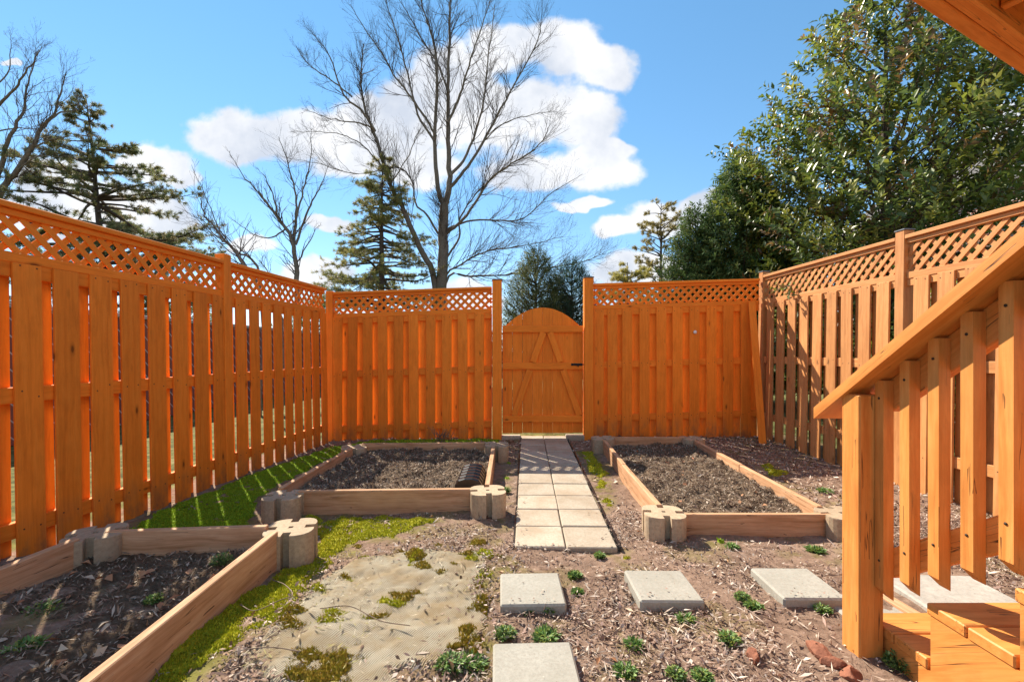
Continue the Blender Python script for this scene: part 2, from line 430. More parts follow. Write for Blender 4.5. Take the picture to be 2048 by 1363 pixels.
# ------------------------------------------------------------------ soil and ground sheets
def soil_mat(name, stops, scale, rough=.95):
    m, t, b = new_mat(name); L = t.links
    tc = nn(t, 'ShaderNodeTexCoord')
    a = nn(t, 'ShaderNodeTexNoise', Scale=scale, Detail=10.0); a.inputs['Roughness'].default_value = .72; L.new(tc.outputs['Object'], a.inputs['Vector'])
    c2 = nn(t, 'ShaderNodeTexNoise', Scale=1.7, Detail=4.0); L.new(tc.outputs['Object'], c2.inputs['Vector'])
    f = mth(t, 'ADD', mth(t, 'MULTIPLY', a.outputs['Fac'], .7), mth(t, 'MULTIPLY', c2.outputs['Fac'], .3))
    c = ramp(t, f, stops).outputs[0]
    return m, t, b, c, a
def finish(t, b, c, a, dist=.012, strength=.9):
    t.links.new(c, b.inputs['Base Color']); b.inputs['Roughness'].default_value = .95; b.inputs['Specular IOR Level'].default_value = .1
    bp = nn(t, 'ShaderNodeBump'); bp.inputs['Strength'].default_value = strength; bp.inputs['Distance'].default_value = dist
    t.links.new(a.outputs['Fac'], bp.inputs['Height']); t.links.new(bp.outputs[0], b.inputs['Normal'])
m, t, b, c, a = soil_mat('red_brown_soil', [(0.32, (.095, .06, .043)), (0.48, (.215, .14, .10)), (0.60, (.31, .21, .155)), (0.72, (.40, .29, .22))], 26)
ga = nn(t, 'ShaderNodeAttribute', attribute_name='col')       # r: lawn outside the yard, g: moss film on the soil
gs = nn(t, 'ShaderNodeSeparateColor'); t.links.new(ga.outputs['Color'], gs.inputs[0])
gnoise = nn(t, 'ShaderNodeTexNoise', Scale=9.0, Detail=6.0); tc2 = nn(t, 'ShaderNodeTexCoord'); t.links.new(tc2.outputs['Object'], gnoise.inputs['Vector'])
lawn = ramp(t, gnoise.outputs['Fac'], [(0.35, (.07, .075, .025)), (0.55, (.15, .15, .05)), (0.7, (.24, .21, .10))]).outputs[0]
c = mixc(t, gs.outputs[0], c, lawn)
film = ramp(t, gnoise.outputs['Fac'], [(0.40, (.12, .10, .02)), (0.6, (.17, .17, .02))]).outputs[0]
c = mixc(t, gs.outputs[1], c, film)
finish(t, b, c, a); M_SOIL = m
m, t, b, c, a = soil_mat('dark_bed_soil', [(0.32, (.045, .03, .02)), (0.48, (.125, .085, .056)), (0.60, (.19, .135, .092)), (0.74, (.30, .22, .16))], 34)
finish(t, b, c, a, .02, 1.0); M_BED = m

def axis(fine0, fine1, step, outs):
    f = np.arange(fine0, fine1 + 1e-6, step)
    return np.concatenate([[fine0 - o for o in outs[::-1]], f, [f[-1] + o for o in outs]])
OUT = [.06, .15, .35, .8, 1.8, 4, 9, 20, 45, 110, 300, 800]
gx = axis(-3.0, 3.6, 0.018, OUT); gy = axis(0.6, 6.25, 0.018, OUT)
GX, GY = np.meshgrid(gx, gy); x, y = GX.ravel(), GY.ravel()
inside = (x > -3.2) & (x < 3.8) & (y > .3) & (y < 6.4)
Z = np.where(inside, gz(x, y) + 0.010 * np.abs(fbm(x, y, 38, 3)), gbase(x, y) - .015)
MOSS = {   # outlines of the moss in photo pixels on the ground
 'fence_strip': [(225,1075),(300,1030),(460,962),(600,912),(665,888),(760,880),(1000,877),(1005,888),(890,886),(735,892),(690,903),(575,968),(530,992),(515,1050),(520,1075)],
 'front_of_bed': [(600,1032),(760,1030),(880,1036),(900,1052),(830,1068),(810,1090),(735,1088),(690,1112),(640,1130),(600,1120)],
 'left_of_mat': [(556,1146),(640,1112),(672,1140),(612,1200),(572,1262),(500,1322),(430,1363),(330,1480),(170,1480),(290,1363)],
 'mat_top': [(800,1140),(835,1105),(850,1110),(822,1152)], 'mat_mid': [(745,1205),(770,1188),(850,1196),(845,1212),(790,1222)],
 'mat_right': [(925,1170),(975,1140),(1002,1128),(1000,1160),(960,1180)], 'mat_edge': [(900,1228),(985,1190),(996,1215),(985,1240),(930,1240)],
 'mat_low': [(895,1262),(960,1255),(985,1300),(975,1363),(930,1335)], 'mat_base': [(560,1363),(640,1335),(700,1312),(720,1363),(700,1420),(540,1420)],
 'mat_base2': [(740,1288),(760,1290),(750,1305)], 'path_side': [(1150,896),(1190,900),(1222,945),(1236,1010),(1206,1042),(1185,975)],
 'path_end': [(1190,1100),(1260,1098),(1290,1128),(1230,1135)], 'bed_front': [(1400,1072),(1500,1080),(1500,1096),(1420,1100)],
 'stone_side': [(1560,1105),(1640,1108),(1690,1120),(1660,1132),(1580,1122)], 'yard_right': [(1490,922),(1545,925),(1590,952),(1540,956)],
 'path_left': [(985,1050),(1015,1020),(1022,1060),(1000,1085)], 'bed_right': [(1010,900),(1030,930),(1020,1010),(1000,960)]}
_r = np.random.default_rng(404)
for k in range(70):
    cx_, cy_ = _r.uniform(560, 1000), _r.uniform(1108, 1360)
    if k > 55: cx_, cy_ = _r.uniform(640, 1010), _r.uniform(1085, 1125)
    r0 = _r.uniform(7, 24) * (cy_ - 600) / 560
    MOSS['tuft_%d' % k] = [(cx_ + r0 * 1.7 * math.cos(q) * _r.uniform(.6, 1.2), cy_ + r0 * .62 * math.sin(q) * _r.uniform(.6, 1.2)) for q in np.arange(7) * .898]
MP = {k: [gp(*p) for p in v] for k, v in MOSS.items()}
for k, P in MP.items():      # the strip in front of the camera is a little lower or higher than the reference plane
    MP[k] = [(px_, py_) for (px_, py_) in P]
film = np.zeros_like(x)
for P in MP.values():
    film = np.maximum(film, sstep(-.05, .05, sdist(x, y, P) + .05 * fbm(x, y, 9, 3)))
patch = sstep(.12, .28, fbm(x + 7, y, 3.1, 4)) * .55 * inside
lawnm = 1 - inside * 1.0
lawnm = np.maximum(lawnm, sstep(6.0, 6.15, y))
lawnm = np.maximum(lawnm, sstep(-2.85, -2.95, x))
colr = np.stack([lawnm, np.clip(film * .5 * sstep(-.25, .3, fbm(x, y, 13, 3)) + patch * .5, 0, 1), np.zeros_like(x)], 1)
nx = len(gx); ny = len(gy)
ii = (np.arange(ny - 1)[:, None] * nx + np.arange(nx - 1)[None]).ravel()
F = np.stack([ii, ii + 1, ii + 1 + nx, ii + nx], 1)
ground = link('ground', mesh_np('ground', np.stack([x, y, Z], 1), F, M_SOIL, colr, True)); tag(ground, 'reddish brown bare soil of the yard, lawn beyond the fence', 'ground', kind='structure')

# ------------------------------------------------------------------ path
PA = math.atan(28 / FPX)
pd = Vector((math.sin(PA), math.cos(PA), 0)); pn = Vector((pd.y, -pd.x, 0)); P0 = Vector((.018, 2.655, 0))
path = link('path', box_mesh(3.49, .60, .05, M_SOIL), None, frame(pd, (0, 0, 1), P0 + pd * 1.745 + pn * .303 + Vector((0, 0, -.055))))
tag(path, 'straight paved path of square pavers leading to the gate', 'path', kind='structure')
for r_ in range(11):
    for c_ in range(2):
        w_ = .2975
        ctr = P0 + pd * (r_ * .3175 + .157) + pn * (c_ * .3045 + .149) + Vector((random.uniform(-.002, .002), random.uniform(-.003, .003), -.021 + random.uniform(-.003, .003)))
        Mx = frame(pd, (random.uniform(-.008, .008), random.uniform(-.006, .006), 1), ctr)
        link('paver', box_mesh(.309, w_, .042, M_PAVE, .006), path, Mx)
link('edging_strip', box_mesh(3.49, .012, .05, M_PLASTIC), path, frame(pd, (0, 0, 1), P0 + pd * 1.745 + pn * .618 + Vector((0, 0, -.02))))
link('edging_strip', box_mesh(3.49, .010, .05, M_PLASTIC), path, frame(pd, (0, 0, 1), P0 + pd * 1.745 + pn * -.008 + Vector((0, 0, -.028))))

def stone(name, ctr, l, w, h, rz, mat, label, cat, tilt=(0, 0), group=None, c=.008):
    Mx = Matrix.Translation(ctr) @ Euler((tilt[0], tilt[1], rz)).to_matrix().to_4x4()
    return tag(link(name, box_mesh(l, w, h, mat, c), None, Mx), label, cat, group)
SG = 'square grey stepping stones'
stone('stepping_stone', (.092, 2.135, .002), .295, .285, .056, R(1.5), M_SLAB, 'square grey stepping stone in front of the paved path, nearest the landscape fabric', 'stepping stone', (R(.5), 0), SG)
stone('stepping_stone', (.724, 2.172, -.002), .296, .283, .056, R(1), M_SLAB, 'square grey stepping stone with a chipped brown front edge, middle of the row', 'stepping stone', (R(.6), R(1)), SG)
stone('stepping_stone', (1.39, 2.20, -.005), .30, .29, .056, R(.5), M_SLAB, 'square grey stepping stone just left of the stair newel post', 'stepping stone', (R(.4), R(.6)), SG)
stone('stepping_stone', (.082, 1.59, .002), .300, .295, .056, R(2), M_SLAB, 'nearest square grey stepping stone, cut by the bottom of the photo', 'stepping stone', (0, 0), SG)
stone('stepping_stone', (1.62, 2.0, -.042), .30, .29, .056, R(3), M_SLAB, 'pale stepping stone half hidden behind the stair newel post', 'stepping stone', (0, 0), SG)
stone('edging_stone', (-.03, 6.0, -.005), .29, .13, .07, R(2), M_PAVE, 'low buff edging stone left of the path below the gate', 'edging stone', (0, 0), 'edging stones by the gate')
stone('edging_stone', (.86, 5.98, .0), .29, .13, .08, R(-1), M_PAVE, 'low buff edging stone right of the path below the gate', 'edging stone', (0, 0), 'edging stones by the gate')
stone('concrete_pad', (2.085, 1.985, -.045), .46, .64, .11, R(-3), M_PAD, 'grey rough concrete pad at the foot of the stairs', 'concrete pad')
tag(plank('edging_timber', None, (1.75, 2.25, -.03), (1.79, 1.82, -.03), .055, .06, (0, 0, 1), M_PINE), 'weathered timber edging strip beside the concrete pad', 'timber')

# ------------------------------------------------------------------ fences
def fence(name, label, p0, p1, inward, mat, posts, sections, rails, zoff=(0, 0), lean=0.0, base=0.0, top=1.97, trim=1.665, post_top=2.03, capped=True, shift=0.0):
    """posts: distances of posts along the run; sections: (first, last, [starts of the front boards], board width)"""
    p0 = Vector((*p0, 0)); p1 = Vector((*p1, 0)); Ln = (p1 - p0).length
    d = (p1 - p0).normalized(); n = Vector((*inward, 0)).normalized()
    n = (n - d * n.dot(d)).normalized()
    up = (Vector((0, 0, 1)) - n * math.tan(lean)).normalized()
    slope = (zoff[1] - zoff[0]) / Ln
    ds = Vector((d.x, d.y, slope)).normalized()
    root = thing(name, label, 'fence', p0)
    def P(s, h, o=0): return p0 + d * s + up * h + n * o + Vector((0, 0, zoff[0] + slope * s))
    def B(s): # foot of the boards, on the ground whatever the panel's offset
        return base - (zoff[0] + slope * s)
    for s in posts:
        bot = P(s, -.25 + B(s), 0); tp = P(s, post_top, 0)
        po = plank('post', root, bot, tp, .092, .092, d, mat, .004)
        if capped:
            link('post_cap', box_mesh(.104, .104, .012, M_CAP, .003), po, frame(d, up, tp + up * .007))
    nails = []
    for (a, b_, starts, bw) in sections:
        for h in rails:
            plank('rail', root, P(a, h), P(b_, h), .088, .036, n, mat)
        for k, s in enumerate(starts):
            j = random.uniform(-.004, .004); th = random.gauss(0, .0035)
            zb = B(s) + random.uniform(-.015, .02)
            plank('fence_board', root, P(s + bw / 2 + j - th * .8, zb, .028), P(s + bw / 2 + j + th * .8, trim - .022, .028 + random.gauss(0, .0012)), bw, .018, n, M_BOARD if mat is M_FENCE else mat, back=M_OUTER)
            for h in rails:
                for e in (-.3, .28):
                    nails.append(P(s + bw * (.5 + e) + j, h + random.uniform(-.025, .025), .0375))
        st = sorted(starts); sp = (st[-1] - st[0]) / (len(st) - 1)
        for k, s in enumerate(st + [st[-1] + sp]):
            sb = s - sp / 2 + random.uniform(-.006, .006)
            if sb < a - .02 or sb + bw > b_ + .03: continue
            th = random.gauss(0, .003)
            plank('fence_board', root, P(sb + bw / 2 - th - shift, B(sb) + random.uniform(0, .03), -.028), P(sb + bw / 2 + th - shift, trim - .03, -.028), bw, .018, n, M_BOARD if mat is M_FENCE else mat)
        # lattice band: bottom trim, top trim and cap, two layers of slats
        plank('lattice_trim', root, P(a, trim + .006), P(b_, trim + .006), .056, .050, n, mat)
        plank('lattice_trim', root, P(a, top - .052), P(b_, top - .052), .036, .046, n, mat)
        plank('cap_rail', root, P(a, top - .016), P(b_, top - .016), .034, .092, n, mat, .004)
        l0, l1 = trim + .030, top - .066
        hh = l1 - l0; pit = .108; q = a - hh - .02 + random.uniform(0, .05)
        while q < b_ + .02:
            for sg, oo in ((1, .0045), (-1, -.0045)):
                s0, s1 = (q, q + hh) if sg == 1 else (q + hh, q)
                h0, h1 = l0, l1
                # clip the slat to the section's two ends
                def clip(sa, ha, sb, hb, lo, hi):
                    def at_s(v): return ha + (hb - ha) * (v - sa) / (sb - sa)
                    if sa < lo: ha, sa = at_s(lo), lo
                    if sa > hi: ha, sa = at_s(hi), hi
                    return sa, ha
                if max(s0, s1) < a + .02 or min(s0, s1) > b_ - .02: continue
                c0 = clip(s0, h0, s1, h1, a, b_); c1 = clip(s1, h1, s0, h0, a, b_)
                if math.hypot(c0[0] - c1[0], c0[1] - c1[1]) < .03: continue
                plank('lattice_slat', root, P(c0[0], c0[1], oo), P(c1[0], c1[1], oo), .036, .0085, n, mat, .0015)
            q += pit
    V, F = [], []
    for c0 in nails:
        i = len(V)
        for a in range(6):
            V.append(c0 + d * (.0048 * math.cos(a * PI3)) + up * (.0048 * math.sin(a * PI3)))
        F.append([i + a for a in range(6)])
    if V:
        me = bpy.data.meshes.new('nail_heads'); me.from_pydata(V, [], F); me.materials.append(M_NAIL)
        o = link('nail_heads', me, root); o['kind'] = 'stuff'
    return root, P
PI3 = math.pi / 3
# left run: far corner to this side of the frame
def s_of(Y): return (5.9 - Y) / .9952
left_a = [s_of(3.926 - .207 * k + .14) for k in range(9)]
left_b = [s_of(4.208 + .189 * k + .132) for k in range(9)]
left_c = [s_of(2.02 - .207 * k) for k in range(5)]
fence('fence', 'orange board fence with lattice top along the left side, backlit boards in its gaps', (-2.42, 5.9), (-2.97, .29), (1, 0), M_FENCE,
      [s_of(4.093), s_of(2.12), s_of(.4)], [(.046, s_of(4.14), left_b, .132), (s_of(4.047), s_of(2.166), left_a, .14), (s_of(2.074), s_of(.45), left_c, .14)],
      [1.605, .905, .16], shift=-.010, lean=R(1.0), base=-.06, capped=False)
bl = [-2.384, -2.18, -1.98, -1.78, -1.57, -1.363, -1.147, -.93, -.715, -.5]
fence('fence', 'orange board fence panel with lattice top at the back, left of the arched gate', (-2.42, 6.0), (-.27, 6.0), (0, -1), M_FENCE,
      [0.0], [(.046, 2.15, [v + 2.42 for v in bl], .128)], [1.60, .885, .155], zoff=(-.045, .03), base=-.08, top=1.975, trim=1.655, post_top=1.99, capped=False)
br = [1.087, 1.263, 1.462, 1.687, 1.912, 2.129, 2.353, 2.577, 2.80, 3.03]
fence('fence', 'orange board fence panel with lattice top at the back, right of the arched gate', (1.085, 6.0), (3.33, 6.0), (0, -1), M_FENCE,
      [], [(.0, 2.2, [v - 1.085 for v in br], .135)], [1.605, .905, .20], zoff=(.06, .13), base=-.04, top=1.985, trim=1.665)
ry = lambda Y: (6.0 - Y)
fence('fence', 'sun faded tan board fence with lattice top along the right side', (3.335, 6.0), (3.50, 1.0), (-1, 0), M_FADED,
      [0.0, ry(3.93), ry(1.95)], [(.046, ry(3.976), [.13 + .2115 * k for k in range(9)], .138), (ry(3.884), ry(1.996), [ry(3.81) + .2115 * k for k in range(8)], .138),
      (ry(1.904), ry(1.0), [ry(1.85) + .21 * k for k in range(4)], .138)], [1.66, .94, .20], zoff=(.10, .09), lean=R(.8), base=-.05, top=2.055, trim=1.70, post_top=2.10)
tag(plank('loose_board', None, (3.12, 5.60, -.01), (3.15, 5.91, 1.80), .085, .018, (-.25, -1, .15), M_FENCE), 'loose orange board leaning in the back right fence corner', 'board')

# gate posts and gate
for (xx, zt, lab) in ((-.197, 2.085, 'thick orange gate post left of the arched gate'), (1.012, 2.115, 'thick orange gate post right of the arched gate')):
    r_ = thing('gate_post', lab, 'post', (xx, 5.97, 0), 'gate posts')
    plank('shaft', r_, (xx, 5.97, -.25), (xx, 5.97, zt), .122, .122, (0, -1, 0), M_FENCE, .005)
    link('post_cap', box_mesh(.134, .134, .014, M_CAP, .003), r_, Matrix.Translation((xx, 5.97, zt + .008)))
g = thing('gate', 'orange wooden gate with arched top and A shaped brace, closed', 'gate', (.41, 6.0, .07))
gx0, gx1, gyb = -.128, .943, 6.0
nb = 8; bw = (gx1 - gx0) / nb
def arch(xx): 
    u = (xx - (gx0 + gx1) / 2) / ((gx1 - gx0) / 2); return 1.445 + .285 * (1 - abs(u) ** 2.0)
for k in range(nb):
    a0 = gx0 + k * bw + random.uniform(.0005, .0025); a1 = gx0 + (k + 1) * bw - random.uniform(.0005, .0025)
    xs = np.linspace(a0, a1, 5); V = []; zb = .065 + random.uniform(-.006, .006)
    mx_ = (a0 + a1) / 2
    for yo in (-.009, .009):
        V += [(zb - .8, xx - mx_, yo) for xx in xs] + [(arch(xx) - .8, xx - mx_, yo) for xx in xs]
    Fq = []
    for i in range(4):
        Fq += [[i, i + 1, i + 6, i + 5], [10 + i, 15 + i, 16 + i, 11 + i], [5 + i, 6 + i, 16 + i, 15 + i], [i, 10 + i, 11 + i, i + 1]]
    Fq += [[0, 5, 15, 10], [4, 14, 19, 9]]
    me = mesh_py('gate_board', V, Fq, M_FENCE)
    # local x is up the board, local y across, local z towards the yard
    link('gate_board', me, g, Matrix(((0, 1, 0, mx_), (0, 0, -1, gyb), (1, 0, 0, .8), (0, 0, 0, 1))))
for z_ in (1.445, .955, .255):
    plank('rail', g, (gx0 + .004, gyb - .0275, z_), (gx1 - .004, gyb - .0275, z_), .088, .036, (0, -1, 0), M_FENCE)
apx = .46
for sx in (-1, 1):
    foot = Vector((apx + sx * .435, gyb - .026, .30)); head = Vector((apx + sx * .045, gyb - .026, 1.40))
    mid = foot.lerp(head, (.955 - .30) / 1.10); dirv = (head - foot).normalized()
    br_ = plank('brace', g, foot, mid - dirv * .056, .085, .034, (0, -1, 0), M_FENCE)
    plank('brace', g, mid + dirv * .056, head, .085, .034, (0, -1, 0), M_FENCE)
lat = plank('latch', g, (gx1 - .16, gyb - .050, .975), (gx1 - .01, gyb - .050, .975), .032, .010, (0, -1, 0), M_IRON, .002)
plank('bolt', lat, (gx1 - .13, gyb - .060, .975), (gx1 + .015, gyb - .060, .975), .012, .012, (0, -1, 0), M_IRON, .002)
plank('handle', lat, (gx1 - .075, gyb - .067, .958), (gx1 - .068, gyb - .067, .945), .014, .024, (0, -1, 0), M_IRON, .002)

def lathe(name, prof, mat, n=14, parent=None, M=None):
    V, F = [], []
    for (r_, z_) in prof:
        for k in range(n): V.append((r_ * math.cos(2 * math.pi * k / n), r_ * math.sin(2 * math.pi * k / n), z_))
    for i in range(len(prof) - 1):
        for k in range(n): F.append([i * n + k, i * n + (k + 1) % n, (i + 1) * n + (k + 1) % n, (i + 1) * n + k])
    F.append(list(range(n))[::-1]); F.append([(len(prof) - 1) * n + k for k in range(n)])
    return link(name, mesh_py(name, V, F, mat, True), parent, M)
kn = at(1390, 664, 5.955)
tag(lathe('round_knob', [(.010, 0), (.022, .004), (.024, .010), (.014, .018), (.004, .02)], M_WHITE, 14, None, Matrix.Translation((kn.x, 5.958, kn.z)) @ Matrix.Rotation(R(90), 4, 'X')), 'small round white knob on a board right of the gate', 'knob')

# ------------------------------------------------------------------ raised beds
def block_mesh(a=.128, h=.17, sw=.021, sd=.055):
    pts = []
    quad = [(sw, a - sd), (sw, a * .965)]
    for k in range(1, 7):
        th = math.radians(90 - 90 * k / 7); e = 2 / 3.2
        quad.append((a * math.cos(th) ** e, a * math.sin(th) ** e))
    quad += [(a * .965, sw), (a - sd, sw)]
    for q in range(4):
        for (xx, yy_) in quad[::-1]:
            for _ in range(q): xx, yy_ = -yy_, xx
            pts.append((xx, yy_))
    bm = bmesh.new()
    out = [bm.verts.new((p[0], p[1], h)) for p in pts]; n = len(out)
    ed = [bm.edges.new((out[i], out[(i + 1) % n])) for i in range(n)]
    hole = [bm.verts.new((p[0], p[1], h)) for p in ((-.012, -.012), (.012, -.012), (.012, .012), (-.012, .012))]
    eh = [bm.edges.new((hole[i], hole[(i + 1) % 4])) for i in range(4)]
    bmesh.ops.triangle_fill(bm, use_beauty=True, use_dissolve=False, edges=ed + eh)
    lo = [bm.verts.new((p[0], p[1], -.03)) for p in pts]; rim = [bm.verts.new((p[0] * 1.012, p[1] * 1.012, h - .006)) for p in pts]
    for i in range(n):
        j = (i + 1) % n
        bm.faces.new((out[i], out[j], rim[j], rim[i])); bm.faces.new((rim[i], rim[j], lo[j], lo[i]))
    hl = [bm.verts.new((v.co.x, v.co.y, h - .06)) for v in hole]
    for i in range(4):
        j = (i + 1) % 4; bm.faces.new((hole[j], hole[i], hl[i], hl[j]))
    bm.faces.new(hl)
    bmesh.ops.recalc_face_normals(bm, faces=bm.faces)
    me = bpy.data.meshes.new('corner_block'); bm.to_mesh(me); bm.free(); me.materials.append(M_CONC); return me
BLK = block_mesh()

CHIP_COLS = {'mulch': [(.25, .165, .12), (.34, .25, .19), (.16, .10, .075), (.46, .37, .29), (.28, .18, .135), (.52, .43, .36), (.11, .065, .05), (.33, .22, .175)],
             'bed': [(.19, .13, .088), (.26, .185, .13), (.11, .075, .05), (.34, .26, .19), (.21, .145, .10), (.42, .34, .26)]}
def chips(px_, py_, pz_, pal, lmin, lmax, aspect, tilt=.45, sd=0):
    "bent two-triangle slivers, one per point"
    r_ = np.random.default_rng(sd); n = len(px_)
    l = r_.uniform(lmin, lmax, n) * r_.choice([.5, .8, 1, 1.3], n); w = l * r_.uniform(aspect * .6, aspect * 1.5, n)
    th = r_.uniform(0, 2 * math.pi, n); ti = r_.normal(0, tilt, n); ro = r_.normal(0, tilt * 1.3, n)
    ax = np.stack([np.cos(th) * np.cos(ti), np.sin(th) * np.cos(ti), np.sin(ti)], 1)
    sd_ = np.stack([-np.sin(th) * np.cos(ro), np.cos(th) * np.cos(ro), np.sin(ro)], 1)
    c0 = np.stack([px_, py_, pz_ + np.abs(np.sin(ti)) * l * .35 + .002], 1)
    nrm = np.cross(ax, sd_)
    A = c0 - ax * l[:, None] / 2 ; Bq = c0 + ax * l[:, None] / 2
    bend = (r_.uniform(.0, .25, n) * w)[:, None] * nrm
    C = c0 + sd_ * w[:, None] / 2 + bend; D = c0 - sd_ * w[:, None] / 2 + bend
    V = np.stack([A, C, Bq, D], 1).reshape(-1, 3)
    i = np.arange(n) * 4
    F = np.concatenate([np.stack([i, i + 3, i + 1], 1), np.stack([i + 1, i + 3, i + 2], 1)])
    pal = np.array(pal); col = pal[r_.integers(0, len(pal), n)] * r_.uniform(.75, 1.25, n)[:, None]
    return V, F, np.repeat(col, 4, 0)
def join(parts):
    V, F, Cc, o = [], [], [], 0
    for v, f, c in parts:
        V.append(v); F.append(f + o); Cc.append(c); o += len(v)
    return np.concatenate(V), np.concatenate(F), np.concatenate(Cc)

def raised_bed(label, corners, boards, blocks, soil_poly, soil_z, sd, nchip, slope=0.0):
    root = thing('raised_bed', label, 'raised bed', corners, 'timber raised beds with concrete corner blocks')
    for (x0, y0, x1, y1, zt, hgt) in boards:
        a, b_ = Vector((x0, y0, zt - hgt / 2)), Vector((x1, y1, zt - hgt / 2))
        d = (b_ - a).normalized(); nrm = Vector((-d.y, d.x, 0))
        plank('bed_board', root, a, b_, hgt, .038, nrm, M_PINE, .004)
    for (bx, by, rz, z0, lab) in blocks:
        o = link('corner_block', BLK, root, Matrix.Translation((bx, by, z0)) @ Matrix.Rotation(rz, 4, 'Z') @ Matrix.Rotation(random.gauss(0, .02), 4, 'X') @ Matrix.Rotation(random.gauss(0, .02), 4, 'Y'))
    xs = [p[0] for p in soil_poly]; ys = [p[1] for p in soil_poly]
    st = .016
    X_, Y_ = np.meshgrid(np.arange(min(xs), max(xs), st), np.arange(min(ys), max(ys), st)); nx_ = X_.shape[1]; ny_ = X_.shape[0]
    xf, yf = X_.ravel(), Y_.ravel()
    zs = lambda a, b_: soil_z + .030 * fbm(a + sd, b_, 3.2, 3) + .045 * fbm(a, b_ + sd, 12, 3)
    zz = zs(xf, yf) + .012 * np.abs(fbm(xf, yf, 40, 2))
    i = (np.arange(ny_ - 1)[:, None] * nx_ + np.arange(nx_ - 1)[None]).ravel()
    Fq = np.stack([i, i + 1, i + 1 + nx_, i + nx_], 1)
    keep = in_poly(xf, yf, soil_poly)[Fq].all(1)
    o = link('soil', mesh_np('bed_soil', np.stack([xf, yf, zz], 1), Fq[keep], M_BED, None, True), root); o['kind'] = 'stuff'
    r_ = np.random.default_rng(sd)
    px_ = r_.uniform(min(xs), max(xs), nchip); py_ = r_.uniform(min(ys), max(ys), nchip)
    k = in_poly(px_, py_, [(p[0], p[1]) for p in soil_poly]); px_, py_ = px_[k], py_[k]
    h = len(px_) // 2
    A = chips(px_[:h], py_[:h], zs(px_[:h], py_[:h]) + .004, CHIP_COLS['bed'], .008, .024, .5, .6, sd + 1)
    Bq = chips(px_[h:], py_[h:], zs(px_[h:], py_[h:]) + .008, CHIP_COLS['bed'], .016, .042, .14, .45, sd + 2)
    V, F, Cc = join([A, Bq])
    o = link('soil_crumbs', mesh_np('bed_chips', V, F, M_CHIP, Cc), root); o['kind'] = 'stuff'
    return root, zs
bed1, bz1 = raised_bed('square raised bed of dark soil left of the path, with a black tray', (-.9, 4.05, 0),
    [(-1.535, 3.235, -.285, 3.285, .15, .19), (-1.70, 3.30, -1.665, 4.66, .15, .17), (-1.62, 4.86, -.295, 4.925, .155, .17), (-.185, 3.38, -.195, 4.70, .15, .17)],
    [(-1.605, 3.165, R(8), -.03, ''), (-.175, 3.245, R(8), -.02, ''), (-1.675, 4.76, R(20), -.03, ''), (-.165, 4.83, R(0), -.015, '')],
    [(-1.67, 3.27), (-.2, 3.31), (-.2, 4.9), (-1.65, 4.85)], .075, 11, 16000)
bed2, bz2 = raised_bed('long raised bed of dark soil right of the path, near the stairs', (1.5, 4.0, 0),
    [(1.07, 2.865, 2.02, 2.865, .118, .17), (.975, 2.98, 1.005, 4.05, .135, .16), (1.010, 4.06, 1.06, 5.16, .135, .16), (1.15, 5.27, 2.02, 5.27, .145, .16),
     (2.02, 2.95, 2.05, 4.02, .135, .17), (2.052, 4.03, 2.09, 5.16, .138, .17)],
    [(.965, 2.865, R(-6), -.04, ''), (2.095, 2.86, R(5), -.045, ''), (1.065, 5.26, R(0), -.03, ''), (2.10, 5.25, R(5), -.03, '')],
    [(.99, 2.88), (2.03, 2.88), (2.08, 5.26), (1.06, 5.26)], .055, 23, 18000)
bed3, bz3 = raised_bed('tall sided raised bed in the left foreground beside the fence', (-1.7, 1.6, 0),
    [(-2.135, 2.37, -1.33, 2.445, .205, .20), (-2.185, 2.26, -2.36, .2, .215, .22), (-1.245, 2.36, -1.20, .3, .208, .215)],
    [(-2.185, 2.36, R(30), .03, ''), (-1.215, 2.475, R(12), .015, '')],
    [(-2.20, 2.38), (-1.235, 2.42), (-1.19, .3), (-2.40, .3)], .075, 37, 12000)

# black ribbed tray on bed 1
tr = thing('seed_tray', 'black ribbed plastic tray lying on the soil of the bed left of the path', 'tray', (-.34, 3.72, .075))
prof = [(-.105, 0), (-.10, .035), (-.075, .072), (-.03, .085), (.03, .085), (.075, .072), (.10, .035), (.105, 0)]
for k in range(6):
    y0 = 3.50 + k * .088; V = []; 
    for yo, sc in ((0, .98), (.012, 1.06), (.045, 1.06), (.055, .98), (.082, .96)):
        V += [(-.34 + a * sc, y0 + yo, .07 + b_ * sc) for a, b_ in prof]
    Fq = [[r_ * 8 + i, r_ * 8 + i + 1, (r_ + 1) * 8 + i + 1, (r_ + 1) * 8 + i] for r_ in range(4) for i in range(7)] + [list(range(8)), list(range(39, 31, -1))]
    link('tray_rib', mesh_py('tray_rib', V, Fq, M_PLASTIC), tr)

